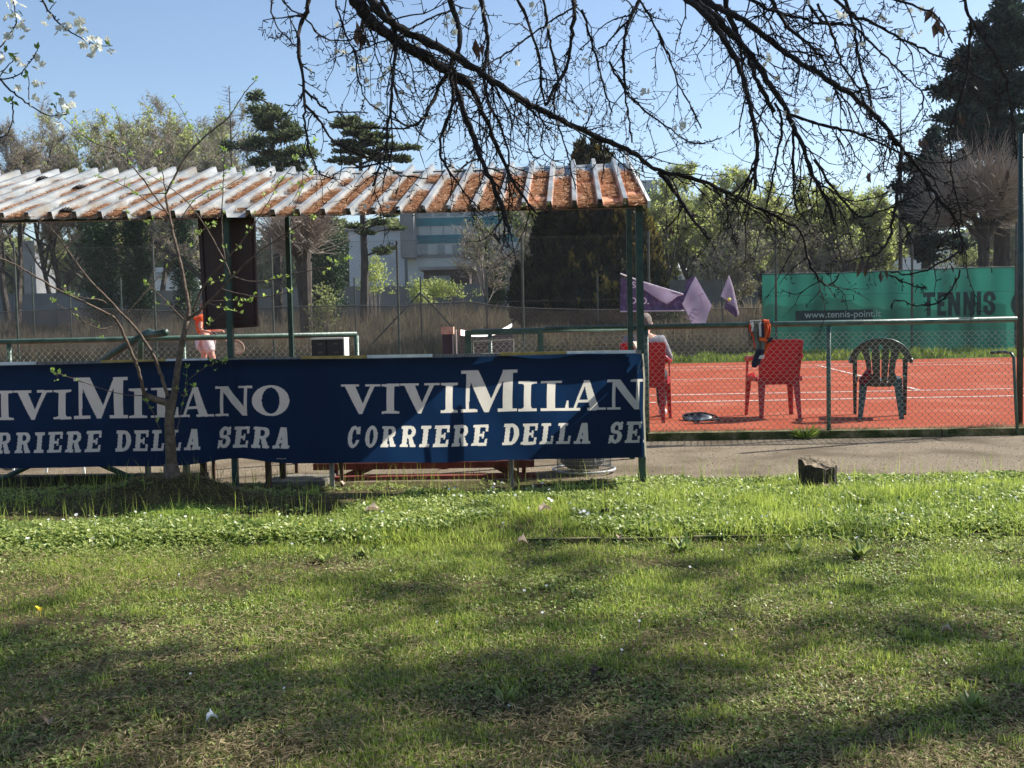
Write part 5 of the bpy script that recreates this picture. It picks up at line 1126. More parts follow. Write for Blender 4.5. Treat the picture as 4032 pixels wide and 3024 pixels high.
def player():
    t = thing('person', (0, 0, 0), 'tennis player in orange shirt and white shorts holding a racket, partly behind the brown board', 'person')
    D = [('pelvis', None, (0, 0, .95), .125), ('belly', 'pelvis', (-.02, 0, 1.10), .115), ('chest', 'belly', (-.03, 0, 1.27), .14), ('upper', 'chest', (-.02, 0, 1.38), .10), ('neck', 'upper', (0, 0, 1.47), .052), ('jaw', 'neck', (.02, 0, 1.55), .062), ('head', 'jaw', (.015, 0, 1.62), .085), ('crown', 'head', (.01, 0, 1.66), .07), ('nose', 'jaw', (.115, -.01, 1.585), .012)]
    for sg, n, kx in ((-1, 'R', .14), (1, 'L', -.10)):
        D += [('hip'+n, 'pelvis', (kx*.4, sg*.09, .88), .092), ('knee'+n, 'hip'+n, (kx*1.1+.04, sg*.12, .50), .062), ('calf'+n, 'knee'+n, (kx*1.2, sg*.12, .35), .056), ('ankle'+n, 'calf'+n, (kx*1.3-.02, sg*.13, .09), .037), ('toe'+n, 'ankle'+n, (kx*1.3+.15, sg*.14, .04), .035), ('sh'+n, 'upper', (-.03, sg*.17, 1.38), .062)]
    D += [('elbR', 'shR', (-.02, -.26, 1.12), .042), ('wrR', 'elbR', (.20, -.24, 1.06), .027), ('elbL', 'shL', (.03, .26, 1.12), .042), ('wrL', 'elbL', (.26, .14, 1.10), .027)]
    hand(D, 'R', (.20, -.24, 1.06), (1, .05, -.35), (0, .3, -1), 'wrR'); hand(D, 'L', (.26, .14, 1.10), (1, -.3, 0), (0, -.2, -1), 'wrL')
    skinned('body', *chainfig(D), 'skin', t); head_parts(t, (.015, 0, 1.62), (1, -.1, 0), hair='hair_grey')
    Dd = {d[0]: d for d in D}
    def cloth_(name, names, mat, k, ends={}):
        L = []
        for nme, par in names: r = Dd[nme][3]*1.06+k; L.append((nme, par, ends.get(nme, Dd[nme][2]), r))
        skinned(name, *chainfig(L), mat, t)
    cloth_('shirt', [('belly', None), ('chest', 'belly'), ('upper', 'chest'), ('shL', 'upper'), ('elbL', 'shL'), ('shR', 'upper'), ('elbR', 'shR')], 'cloth_orange', .032, {'belly': (-.02, 0, .98), 'elbL': (.0, .215, 1.25), 'elbR': (-.025, -.215, 1.25)})
    cloth_('shorts', [('pelvis', None), ('hipL', 'pelvis'), ('kneeL', 'hipL'), ('hipR', 'pelvis'), ('kneeR', 'hipR')], 'cloth_white', .048, {'kneeL': (-.08, .11, .62), 'kneeR': (.15, -.11, .62)})
    for nme in ('toeR', 'toeL'):
        x, y, z = Dd[nme][2]; skinned('shoe', [(x-.20, y, .06), (x-.1, y, .055), (x+.04, y, .04)], [(0, 1), (1, 2)], [.048, .045, .038], 'cloth_white', t)
    place(t, (pp.x-.04, PY, 0), R(4)); return t
player()
rk = thing('tennis_racket', (pp.x+.24, PY-.24, 1.02), 'tennis racket held low in the hand of the player in orange', 'racket')
a = Vector((pp.x+.22, PY-.24, 1.06)); c = at(511, 749, PY-.3); dd = (c-a).normalized(); nn = Vector((.1, -1, .1)).normalized(); ss = dd.cross(nn).normalized()
g = G(); g.tube([a-dd*.04, a+dd*.16], .016, 8); build('grip', g, MAT['cloth_dark'], rk); g = G(); g.tube([a+dd*.16, c-dd*.17], .010, 6)
g.tube([c+dd*.17*math.cos(t_)+ss*.13*math.sin(t_) for t_ in np.linspace(0, 6.283, 25)], .011, 6, cap=False); build('frame', g, MAT['pale_wood'], rk, smooth=True)
g = G()
for k in np.linspace(-.9, .9, 14):
    q = math.sqrt(1-k*k); g.segs([tuple(c+ss*.13*k-dd*.17*q)], [tuple(c+ss*.13*k+dd*.17*q)], .0022, .0022); g.segs([tuple(c+dd*.17*k-ss*.13*q)], [tuple(c+dd*.17*k+ss*.13*q)], .0022, .0022)
build('strings', g, MAT['pale_wood'], rk)

# ------------------------------------------------------------------ stump
sp = gnd(1776, 1056, .03); st = thing('tree_stump', (sp.x, sp.y, 0), 'short rotten tree stump standing at the edge of the path', 'stump')
n = 40; hw = 39*ppx(sp.y); V = []; rr = np.random.default_rng(2)
def sr(a): return 1+.07*math.sin(3*a+1)+.05*math.sin(7*a)+.045*math.sin(13*a+2)
for zf, k in ((-.02, 1.08), (.04, 1.0), (.10, .97), (.158, 1.0), (.176, .98)):
    for i in range(n):
        a = 2*math.pi*i/n; V.append((sp.x+hw*k*sr(a)*math.cos(a), sp.y+.10+hw*.85*k*sr(a)*math.sin(a), zf+.025*math.sin(a)*(zf > .15)-(.014*math.cos(a)+.005*math.sin(9*a)+.005*math.sin(5*a+2))*(zf > .15)))
g = G(); g.add(V, np.array([[k*n+i, k*n+(i+1) % n, (k+1)*n+(i+1) % n, (k+1)*n+i] for k in range(4) for i in range(n)])); build('bark', g, MAT['stump_bark'], st)
V2 = [(sp.x, sp.y+.10, .171)]; q = []
for k in range(1, 6):
    for i in range(n):
        v = V[4*n+i]; f = k/5; a = 2*math.pi*i/n; V2.append((sp.x+(v[0]-sp.x)*f, sp.y+.10+(v[1]-sp.y-.10)*f, .172*(1-f)+(v[2]+.001)*f+.005*math.sin(4*a+k)*math.sin(k*2.1)*(k < 5)))
q = [(0, 1+i, 1+(i+1) % n) for i in range(n)]+[(1+k*n+i, 1+(k+1)*n+i, 1+(k+1)*n+(i+1) % n, 1+k*n+(i+1) % n) for k in range(4) for i in range(n)]
g = G(); g.add(V2, q); build('cut_top', g, MAT['stump_top'], st)

# ------------------------------------------------------------------ branches
def c1_(L): return [(.3472*x, .3472*y) for x, y in L]
def c2_(L): return [(548.6+.3472*x, .3472*y) for x, y in L]
def c3_(L): return [(1316.6+.4048*x, .4048*y) for x, y in L]
def c4_(L): return [(.3473*x, 356.6+.3473*y) for x, y in L]
def dense(P, r, step=.03, rr=rng, jit=.0):
    P = np.array([tuple(p) for p in P]); d = np.r_[0, np.cumsum(np.linalg.norm(np.diff(P, axis=0), axis=1))]; n = max(3, int(d[-1]/step)+1); s = np.linspace(0, d[-1], n)
    # Catmull style smoothing through numpy: interpolate then relax
    Q = np.stack([np.interp(s, d, P[:, i]) for i in range(3)], 1)
    for _ in range(3): Q[1:-1] = (Q[:-2]+2*Q[1:-1]+Q[2:])/4
    if jit: Q[1:-1] += rr.normal(size=(n-2, 3))*jit
    return Q, np.interp(s, d, np.linspace(r[0], r[1], len(P)))
def petals(g, P, rr, size=.0085, k=3):
    # small five petalled flowers clustered round P
    P = np.repeat(np.asarray(P), k, 0)+rr.normal(size=(len(P)*k, 3))*.012; ax = runit(len(P), rr); ax[:, 1] -= .4; ax /= np.linalg.norm(ax, axis=1)[:, None]
    u = np.cross(ax, runit(len(P), rr)); u /= np.linalg.norm(u, axis=1)[:, None]; v = np.cross(ax, u)
    for j in range(5):
        a = j*2*math.pi/5; d = (u*math.cos(a)+v*math.sin(a)); e = (-u*math.sin(a)+v*math.cos(a)); g.cards(P, d*size*1.5+ax*size*.3, e*size*.62, rr.random(len(P)))
PLUM = [ # points, Y0, Y1, width px start, end, twig length, density
 (c2_([(560,-160),(600,-60),(650,30),(700,110),(790,180),(880,250),(1000,320),(1100,380),(1200,430),(1290,495),(1350,530)]), 3.3, 3.6, 31, 18, .35, 12),
 (c2_([(700,-100),(720,0),(790,90),(880,165),(1000,222),(1110,275),(1210,320),(1300,385),(1400,445),(1500,510),(1600,580),(1700,640),(1800,690),(1900,740),(2000,790),(2100,835),(2200,880)])+c3_([(100,800),(200,870),(260,915),(400,940),(520,975),(620,1020),(760,1090),(850,1130),(1000,1210),(1040,1270),(1060,1400),(1110,1480),(1155,1530),(1210,1510),(1225,1460)]), 3.2, 4.0, 20, 3.5, .32, 14),
 (c2_([(1240,440),(1240,500),(1270,600),(1320,740),(1370,870),(1420,1010),(1470,1120),(1530,1260),(1560,1350),(1588,1440)]), 3.5, 3.4, 14, 9, .28, 10),
 (c2_([(1350,530),(1380,600),(1410,680),(1450,770),(1520,930),(1560,1030),(1610,1130),(1700,1270),(1770,1350),(1850,1300)]), 3.6, 3.7, 12, 4, .3, 12),
 (c2_([(345,-40),(335,60),(320,110),(275,180),(275,300),(300,450),(315,560),(310,650),(305,750),(330,860),(370,1020),(420,1100),(510,1105)]), 3.2, 3.0, 10, 2.5, .22, 6),
 (c2_([(315,560),(400,640),(460,690),(540,695),(600,700),(710,703)]), 3.1, 3.0, 5, 2, .1, 5),
 (c2_([(315,650),(420,760),(460,850),(560,920),(700,980),(790,1010),(900,1095),(1080,1110)]), 3.1, 3.3, 6, 2, .25, 10),
 (c2_([(300,110),(220,60),(170,-10)]), 3.1, 3.1, 4, 3, .1, 4),
 (c2_([(115,-20),(105,90),(130,160),(180,210),(265,290)]), 3.0, 3.0, 4, 2, .06, 6),
 (c2_([(320,120),(400,220),(470,250),(560,260),(640,230)]), 3.2, 3.2, 4, 2, .15, 8),
 (c2_([(740,-60),(820,40),(865,140),(885,280),(870,450),(855,600),(850,700),(830,850),(790,1000),(740,1158)]), 3.4, 3.2, 9, 4.5, .3, 10),
 (c2_([(1210,-60),(1255,110),(1290,230),(1260,340),(1190,460),(1130,590),(1080,700),(1030,765),(970,795),(900,760),(860,690)]), 3.7, 3.6, 12, 4, .22, 8),
 (c2_([(970,795),(890,790),(800,800),(650,800),(540,770)]), 3.6, 3.5, 4, 2.5, .15, 8),
 (c2_([(1225,440),(1240,560),(1240,660),(1190,780),(1150,900),(1160,1000),(1230,1090),(1300,1180),(1350,1250),(1440,1330)]), 3.45, 3.3, 8, 2.5, .25, 11),
 (c2_([(1400,-50),(1440,150),(1465,300),(1430,400),(1440,560),(1460,640),(1530,780),(1570,880),(1590,1000),(1560,1200)]), 3.9, 3.8, 10, 3, .28, 10),
 (c2_([(1640,0),(1700,110),(1740,230),(1775,330),(1790,560),(1815,660)]), 4.0, 4.0, 7, 4, .25, 10),
 (c2_([(1990,-50),(1990,100),(1970,250),(1950,420),(1870,540),(1820,650)]), 4.1, 4.0, 9, 6, .28, 9),
 (c2_([(2010,30),(1850,130),(1700,240),(1560,340),(1440,400),(1390,430)]), 4.0, 3.8, 4, 3, .18, 8),
 (c2_([(1240,60),(1100,110),(960,185),(720,290),(560,345),(500,310)]), 3.8, 3.6, 4, 2.5, .2, 9),
 (c2_([(510,0),(530,120),(590,240),(640,380),(650,520),(720,660),(790,700),(940,780)]), 3.3, 3.4, 4, 2.5, .2, 10),
 (c2_([(1800,0),(1830,200),(1860,350),(1900,480),(1850,640),(1900,800),(1960,980),(2000,1180)]), 3.9, 3.9, 6, 2.5, .26, 11),
 (c2_([(2040,60),(2100,250),(2150,420),(2180,560),(2230,700)]), 4.1, 4.1, 5, 3, .3, 10),
 (c3_([(380,-30),(500,60),(590,170),(680,330),(735,480),(770,640),(788,800),(775,1015)]), 3.6, 3.4, 15, 7, .3, 10),
 (c3_([(420,-30),(600,50),(720,110),(830,190),(940,290),(1100,380),(1220,460),(1330,540),(1430,620),(1500,710),(1560,800),(1640,880),(1700,970),(1760,1070),(1850,1170),(1885,1260),(1865,1350),(1760,1405),(1640,1470),(1500,1455)]), 3.8, 3.5, 14, 3, .32, 12),
 (c3_([(470,20),(560,90),(660,190),(740,270),(830,420),(930,560),(980,680),(1040,800),(1090,950),(1170,1080),(1200,1200)]), 3.7, 3.6, 16, 5, .34, 12),
 (c3_([(610,-30),(650,130),(740,300),(790,440),(840,530),(880,600)]), 3.9, 3.8, 12, 8, .3, 11),
 (c3_([(160,0),(100,110),(70,250),(80,420),(90,560),(120,760)]), 4.0, 3.9, 8, 3, .26, 9),
 (c3_([(100,110),(40,160),(0,230),(-60,260)]), 4.0, 4.0, 5, 3, .2, 8),
 (c3_([(160,0),(240,120),(300,260),(370,450),(430,560),(490,685)]), 4.0, 4.0, 5, 2.5, .25, 10),
 (c3_([(0,330),(80,480),(180,590),(300,670),(380,740),(470,780),(560,740),(600,735)]), 4.0, 3.9, 5, 2, .2, 8),
 (c3_([(930,590),(1060,650),(1200,680),(1330,710),(1430,760),(1560,815),(1680,830)]), 3.7, 3.6, 7, 2.5, .22, 9),
 (c3_([(1560,810),(1550,950),(1530,1100),(1500,1230),(1480,1320),(1380,1380)]), 3.55, 3.4, 8, 3.5, .2, 8),
 (c3_([(880,550),(930,640),(880,900),(860,1000),(830,1120)]), 3.6, 3.6, 6, 3, .24, 8),
 (c3_([(980,650),(980,900),(990,1100),(1060,1200)]), 3.7, 3.6, 6, 3, .24, 9),
 (c3_([(1090,850),(1200,1020),(1280,1110),(1340,1180),(1480,1110),(1640,1040),(1700,1010)]), 3.6, 3.4, 6, 2, .22, 9),
 (c3_([(260,915),(340,1010),(400,1100),(450,1180),(530,1275)]), 3.9, 3.8, 11, 5, .2, 9),
 (c3_([(620,1020),(630,1120),(650,1230),(680,1300)]), 3.9, 3.9, 5, 3, .12, 9),
 (c3_([(850,-20),(950,150),(1080,250),(1150,330),(1190,440),(1260,620)]), 3.9, 3.8, 8, 3, .3, 12),
 (c3_([(1040,-30),(1120,130),(1310,130),(1390,230),(1500,330),(1600,430),(1690,500),(1640,640),(1585,700)]), 4.0, 3.7, 6, 2, .26, 10),
 (c3_([(1250,-30),(1310,150),(1330,330),(1370,430),(1400,600),(1420,640)]), 3.9, 3.8, 7, 3, .28, 11),
 (c3_([(1180,-30),(1290,80),(1420,130),(1560,210),(1700,270),(1790,310),(1900,370),(1990,420)]), 3.6, 3.4, 7, 2.5, .26, 10),
 (c3_([(1870,-30),(1930,100),(2040,260),(2120,420),(2150,600),(2170,850)]), 3.0, 3.0, 7, 3, .16, 6),
 (c3_([(1930,100),(1920,250),(1900,450),(1850,600),(1815,680),(1815,850),(1850,1050),(1890,1215)]), 3.0, 3.1, 6, 2.5, .16, 7),
 (c3_([(1390,-30),(1600,20),(1720,60),(1780,120),(1830,230)]), 3.3, 3.2, 5, 3, .2, 9),
 (c3_([(1490,1470),(1560,1500),(1640,1540),(1690,1535)]), 3.4, 3.4, 4, 2, .08, 6),
 (c3_([(1870,1440),(1840,1540),(1760,1620),(1640,1640),(1560,1600),(1510,1580),(1505,1650)]), 3.4, 3.3, 4, 2, .06, 6),
 (c3_([(1110,20),(1200,200),(1230,330),(1330,480),(1400,640)]), 3.5, 3.5, 6, 3, .28, 12),
 (c3_([(700,-30),(860,60),(1000,90),(1140,130),(1250,120)]), 3.9, 3.8, 8, 4, .3, 13),
]
pt_ = thing('plum_tree', (-1.6, -.9, 0), 'dark knobbly plum tree branches hanging across the top of the view', 'tree')
rr = np.random.default_rng(12); gl = G(); gtw = G(); ends = []; allp = []
TA = []; TB = []; TR1 = []; TR2 = []
def twig(p, d, L, r, lev):
    n = max(4, int(L/.035)); pts = [p]; 
    for i in range(n):
        gcur = -.10 if i < n*.6 else .16
        d = d+rr.normal(size=3)*.20+np.array([0, 0, gcur]); d /= np.linalg.norm(d); q = p+d*L/n
        r1 = r*(1-.55*i/n); r2 = r*(1-.55*(i+1)/n); TA.append(p); TB.append(q); TR1.append(r1); TR2.append(r2)
        if rr.random() < .65:     # knobbly spur / bud
            s = rr.normal(size=3); s /= np.linalg.norm(s); l = rr.uniform(.006, .020); TA.append(q); TB.append(q+s*l); TR1.append(r2*.9+.0006); TR2.append(.0022)
        if lev < 2 and rr.random() < (.38 if lev == 0 else .16):
            s = rr.normal(size=3); s[2] -= .25; s /= np.linalg.norm(s); twig(q, (d*.6+s*.8)/np.linalg.norm(d*.6+s*.8), L*rr.uniform(.3, .6), r2*.75, lev+1)
        p = q
    ends.append(p)
for (P, Y0_, Y1_, w0, w1_, tl_, dn) in PLUM:
    n = len(P); pts = [at(x, y, Y0_+(Y1_-Y0_)*i/(n-1)+.03*math.sin(i*1.7+w0)) for i, (x, y) in enumerate(P)]
    Q, rad = dense(pts, (w0*ppx(Y0_)/2*1.03, w1_*ppx(Y1_)/2*1.03), .022, rr, .0022)
    rad = rad*(1+.14*rr.normal(size=len(rad)).clip(-1, 1)); gl.tube(Q, np.maximum(rad, .0018), 7)
    T = np.gradient(Q, axis=0); T /= np.linalg.norm(T, axis=1)[:, None]; L = len(Q)*.022
    for k in range(int(L*dn*2.1)):
        i = rr.integers(1, len(Q)-1); s = rr.normal(size=3); s[2] -= .35; s /= np.linalg.norm(s); d = T[i]*.75+s*.75; d /= np.linalg.norm(d); twig(Q[i], d, tl_*rr.uniform(.3, 1.05), min(rad[i]*.7, rr.uniform(.0028, .0048)), 0)
    for i in range(1, len(Q)-1):
        if rr.random() < .7: s = rr.normal(size=3); s /= np.linalg.norm(s); l = rr.uniform(.006, .018)+rad[i]; TA.append(Q[i]); TB.append(Q[i]+s*l); TR1.append(min(.006, rad[i]*.7)+.001); TR2.append(.002)
# limbs above the view joining the traced branches to the trunk behind the viewer
hub = Vector((-.9, 1.6, 3.5)); hub2 = Vector((.6, 2.4, 3.9))
def limb(pts, r0_, r1_): Q, rad = dense(pts, (r0_, r1_), .06, rr, .006); gl.tube(Q, rad, 10)
limb([Vector((-1.6, -.9, -.1)), Vector((-1.55, -.85, 1.2)), Vector((-1.4, -.5, 2.4)), Vector((-1.1, .6, 3.2)), hub], .13, .05)
limb([Vector((-1.1, .6, 3.2)), Vector((-.2, 1.5, 3.8)), hub2, Vector((1.4, 3.2, 4.0)), Vector((2.2, 4.0, 3.9))], .06, .03)
for i, (P, Y0_, Y1_, w0, w1_, tl_, dn) in enumerate(PLUM):
    if P[0][1] <= 2 and w0 >= 5:
        a = at(*P[0], Y0_); h = hub if a.x < -.35 else hub2 if a.x < .9 else Vector((1.4, 3.2, 4.0)); limb([a, a+Vector((-.08, -.05, .35)), a.lerp(h, .6)+Vector((0, 0, .15)), h], w0*ppx(Y0_)/2, max(.012, w0*ppx(Y0_)/2*1.3))
build('limbs', gl, MAT['bark'], pt_, smooth=True)
# unseen upper crown that shades the lawn
for k in range(45):
    p = np.array([rr.uniform(-.5, 3.4), rr.uniform(2.6, 4.8), rr.uniform(2.9, 4.3)]); d = rr.normal(size=3); d /= np.linalg.norm(d); twig(p, d, rr.uniform(.4, .9), .005, 0)
gtw.segs(np.array(TA), np.array(TB), np.array(TR1)*.86, np.array(TR2)*.86, 3)
build('twigs', gtw, MAT['bark'], pt_)
print('twig segs', len(TA))
g = G(); spots = c2_([(700,370),(820,430),(790,470),(1230,140),(1215,170),(1240,240),(700,540),(760,620),(640,430),(520,210),(540,330),(1040,280),(1390,60),(1730,60),(1640,390),(860,320),(2050,360)])+c3_([(370,680),(400,650),(380,700),(850,310),(1270,440),(1600,60),(1560,180),(1620,160),(190,490),(1290,240),(1480,120),(1240,80),(970,600),(1150,540)])
P = [tuple(at(x, y, 3.5)) for x, y in spots]; petals(g, P, rr, .0088, 3)
e = np.array(ends); vis = e[(e[:, 2] > 1.4) & (e[:, 2] < 2.6)]; petals(g, vis[rr.integers(0, len(vis), 70)], rr, .0070, 1); build('blossoms', g, MAT['blossom'], pt_)
g = G()
for x, y, L in c3 if False else [(*q, l) for q, l in zip(c3_([(1735,40),(1735,100),(1840,300),(1860,590),(1650,740),(1460,1440),(1820,1430),(1830,1500),(330,1215),(1355,1400),(2130,900),(1385,930)])+c2_([(650,150),(660,200),(1390,240),(1400,310),(680,120),(700,220)]), (.06,.07,.05,.07,.06,.05,.05,.05,.05,.05,.06,.04,.09,.08,.07,.06,.06,.07))]:
    for k in range(3): p = np.array(at(x, y, 3.4))+rr.normal(size=3)*.008; U = np.array([[rr.normal()*.35, rr.normal()*.35, -1]])*L*rr.uniform(.5, 1); g.cards([p], U, np.cross(U, runit(1, rr))*.22, rr.random())
build('dead_leaves', g, MAT['dead_leaf'], pt_)
# left corner blossom sprays
lt = thing('blossoming_tree', (-2.4, 1.4, 0), 'small blossom sprays of another fruit tree hanging into the top left corner', 'tree')
TA.clear(); TB.clear(); TR1.clear(); TR2.clear(); ends.clear(); gl = G()
for P, w0, w1_ in ((c1_([(240,-60),(260,0),(310,80),(370,150),(430,195),(500,235),(560,270),(640,290),(700,285)]), 5, 1.6), (c1_([(-120,420),(0,490),(60,560),(140,620),(220,680),(310,725),(380,720),(430,700)]), 5, 1.8), (c1_([(0,490),(60,495),(130,460),(180,400),(220,340),(235,310)]), 3.2, 1.6), (c1_([(-60,380),(20,270),(60,210),(95,160),(110,120),(85,60),(90,-20)]), 3, 2), (c1_([(82,600),(75,680),(90,710),(65,800),(40,850),(0,865),(-60,860)]), 3, 3), (c1_([(180,620),(185,540),(172,470)]), 2.5, 1.6), (c1_([(-20,500),(30,430),(70,385),(100,350)]), 3, 1.8), (c1_([(-40,340),(0,300),(20,330)]), 3, 2), (c1_([(310,60),(335,30),(350,10)]), 2, 1.2), (c1_([(370,720),(350,680),(335,650)]), 2, 1.2), (c1_([(385,720),(385,640),(380,590)]), 2, 1.2)):
    pts = [at(x, y, 2.7+.03*math.sin(i)) for i, (x, y) in enumerate(P)]; Q, rad = dense(pts, (w0*ppx(2.7)/2, w1_*ppx(2.7)/2), .012, rr, .0009); gl.tube(Q, np.maximum(rad, .0012), 6)
    for i in range(1, len(Q)-1):
        if rr.random() < .4: s = rr.normal(size=3); s /= np.linalg.norm(s); TA.append(Q[i]); TB.append(Q[i]+s*rr.uniform(.006, .012)); TR1.append(.002); TR2.append(.0015)
limb([at(-42, 146, 2.7), Vector((-2.0, 2.3, 2.3)), Vector((-2.3, 1.8, 1.8)), Vector((-2.4, 1.4, -.1))], .01, .07); 
limb([at(83, -21, 2.7), Vector((-1.6, 2.3, 2.5)), Vector((-2.2, 1.9, 2.2)), Vector((-2.35, 1.6, 1.2))], .006, .03)
limb([at(31, -7, 2.7), Vector((-1.8, 2.4, 2.4)), Vector((-2.3, 1.8, 1.8))], .004, .02)
gl.segs(np.array(TA), np.array(TB), np.array(TR1), np.array(TR2), 3); build('branches', gl, MAT['bark'], lt, smooth=True)
g = G(); P = [tuple(at(x, y, 2.68)) for x, y in c1_([(110,130),(120,150),(90,210),(80,230),(65,80),(120,0),(235,380),(215,515),(205,610),(400,650),(420,640),(370,710),(490,115),(500,180),(520,190),(490,150),(350,155),(420,180),(570,270),(590,285),(650,270),(560,260),(20,330),(100,370)])]; petals(g, P, rr, .0080, 4); build('blossoms', g, MAT['blossom'], lt)
g = G(); P = np.array([tuple(at(x, y, 2.66)) for x, y in c1_([(235,310),(172,475),(100,370),(95,360),(340,650),(345,670),(430,715),(380,590),(60,460),(30,330),(90,100),(140,100),(340,20),(690,285),(120,660),(50,640)])]); P = np.repeat(P, 2, 0); U = runit(len(P), rr)*.022; U[:, 2] = abs(U[:, 2]); g.cards(P, U, np.cross(U, runit(len(P), rr))*.3, rr.random(len(P))*.3); build('leaf_buds', g, MAT['clover'], lt)

# ------------------------------------------------------------------ sapling in front of the banner
SPY = 5.92; base = at(370, 1040, SPY)
sa = thing('sapling', (base.x, SPY, 0), 'young forked sapling with fresh buds standing in front of the navy banner', 'tree')
SAP = [ # pts, Y0, Y1, w0, w1
 ([(374,1052),(372,1035),(370,1000),(368,960),(366,925),(366,900),(368,880),(374,860)], 5.92, 5.92, 27, 17),
 ([(372,872),(355,868),(338,864),(325,860),(312,853)], 5.92, 5.88, 17, 13),
 (c4_([(900,1430),(885,1370),(860,1270),(800,1120),(740,990),(720,950),(620,900),(480,830),(380,790),(200,680),(100,620),(0,580),(-80,540)]), 5.88, 5.3, 8, 2.2),
 (c4_([(735,975),(700,1010),(620,1025),(540,990),(450,920),(330,850)]), 5.7, 5.4, 3, 1.3),
 (c4_([(1045,1440),(1000,1300),(950,1170),(850,1020),(770,940),(700,860),(640,800),(560,720),(460,590),(400,500),(330,400),(230,340)]), 5.9, 5.6, 8, 1.6),
 (c4_([(770,940),(900,800),(1000,680),(1100,560),(1230,420),(1340,370)]), 5.8, 6.1, 2.5, 1.2),
 (c4_([(660,860),(640,835),(560,835),(420,800)]), 5.7, 5.5, 3, 1.5),
 ([(374,865),(378,840),(381,815),(386,780),(392,745),(399,715),(404,693)], 5.92, 5.95, 15, 11),
 (c4_([(1170,960),(1175,880),(1150,750),(1130,640),(1100,520),(1080,440),(1060,340),(1040,250),(1030,180)]), 5.95, 6.0, 9, 5),
 (c1_([(1032,1205),(1080,1110),(1150,980),(1240,880),(1320,810),(1400,755),(1450,700),(1490,620),(1540,550),(1590,500)]), 6.0, 6.1, 5, 1.5),
 (c1_([(1240,880),(1210,830),(1160,740),(1120,660),(1080,605)]), 6.05, 6.1, 2, 1),
 (c1_([(1032,1205),(1020,1120),(1005,1020),(988,950)]), 6.0, 5.9, 2.6, 1.5),
 (c1_([(1030,1205),(970,1195),(900,1220),(840,1210)]), 6.0, 5.9, 2.5, 1.2),
 (c1_([(1050,1340),(1000,1270),(940,1190),(880,1100),(800,1010),(740,950),(690,915),(610,905),(520,850),(460,790),(400,740)]), 5.98, 5.7, 4.2, 1.4),
 (c1_([(800,1010),(770,900),(750,800),(735,720),(715,680)]), 5.8, 5.8, 2.2, 1.2),
 (c1_([(1020,1310),(960,1290),(880,1220),(800,1170),(700,1120),(610,1100)]), 5.98, 5.9, 2.5, 1.2),
 (c4_([(1100,560),(1000,440),(900,350),(800,300)]), 6.0, 5.9, 1.8, 1),
 (c4_([(1080,400),(1150,300),(1200,220),(1290,160),(1400,140),(1520,60)]), 6.0, 5.8, 2.6, 1.2),
 (c4_([(1172,955),(1210,930),(1250,900),(1350,800),(1450,690),(1560,580),(1680,490),(1790,420),(1900,340),(1990,290)]), 5.95, 5.7, 7, 1.6),
 (c4_([(1440,700),(1400,600),(1330,470),(1240,320),(1150,210),(1040,130),(930,60)]), 5.85, 5.9, 4, 1.2),
 (c4_([(1200,910),(1250,780),(1300,700),(1350,650),(1450,540),(1530,440),(1590,350),(1650,260),(1750,90)]), 5.9, 5.7, 5, 1.4),
 (c1_([(1720,1160),(1800,1060),(1880,950),(1960,880)]), 5.7, 5.6, 1.8, 1),
 (c4_([(1400,600),(1385,500),(1378,350),(1385,200),(1390,80)]+[(1395,-30),(1398,-90)]), 5.85, 5.8, 3, 1.6),
 (c4_([(1450,690),(1520,720),(1600,728),(1700,715),(1800,680),(2000,640),(2100,610),(2170,585)]), 5.7, 5.5, 3, 1.4),
 (c4_([(1380,770),(1480,800),(1600,822),(1700,815),(1810,785)]), 5.75, 5.6, 3, 1.8),
 (c4_([(1310,845),(1400,842),(1480,842),(1560,850)]), 5.85, 5.8, 2.2, 1.2),
 (c4_([(1300,860),(1400,890),(1500,920)]), 5.85, 5.8, 1.5, .8),
 (c4_([(1790,420),(1830,280),(1870,160),(1930,50)]), 5.75, 5.7, 1.8, 1),
 (c4_([(1680,490),(1750,470),(1850,380),(1950,330)]), 5.8, 5.8, 1.8, 1),
 (c4_([(1560,580),(1520,640),(1480,660),(1380,720),(1300,720)]), 5.8, 5.9, 1.8, 1),
 (c4_([(1185,975),(1260,1030),(1350,950),(1410,900)]), 5.9, 5.8, 1.4, .8),
 (c4_([(1160,975),(1100,920),(1000,810),(900,730)]), 5.95, 6.0, 3.5, 1.4),
 (c4_([(1100,1650),(1120,1560),(1150,1420),(1160,1300),(1165,1260)]), 5.88, 5.9, 2, 1),
 (c4_([(995,1650),(960,1560),(930,1490),(908,1470)]), 5.85, 5.85, 2, 2),
 (c4_([(900,1430),(800,1435),(650,1400),(520,1350),(400,1310),(330,1285)]), 5.88, 5.7, 2.2, 1),
 (c4_([(1170,1340),(1250,1270),(1330,1230),(1410,1215)]), 5.9, 5.9, 1.6, .9),
 (c4_([(1120,1440),(1180,1390),(1210,1380)]), 5.88, 5.8, 1.4, .9),
]
gl = G(); lv_p = []; 
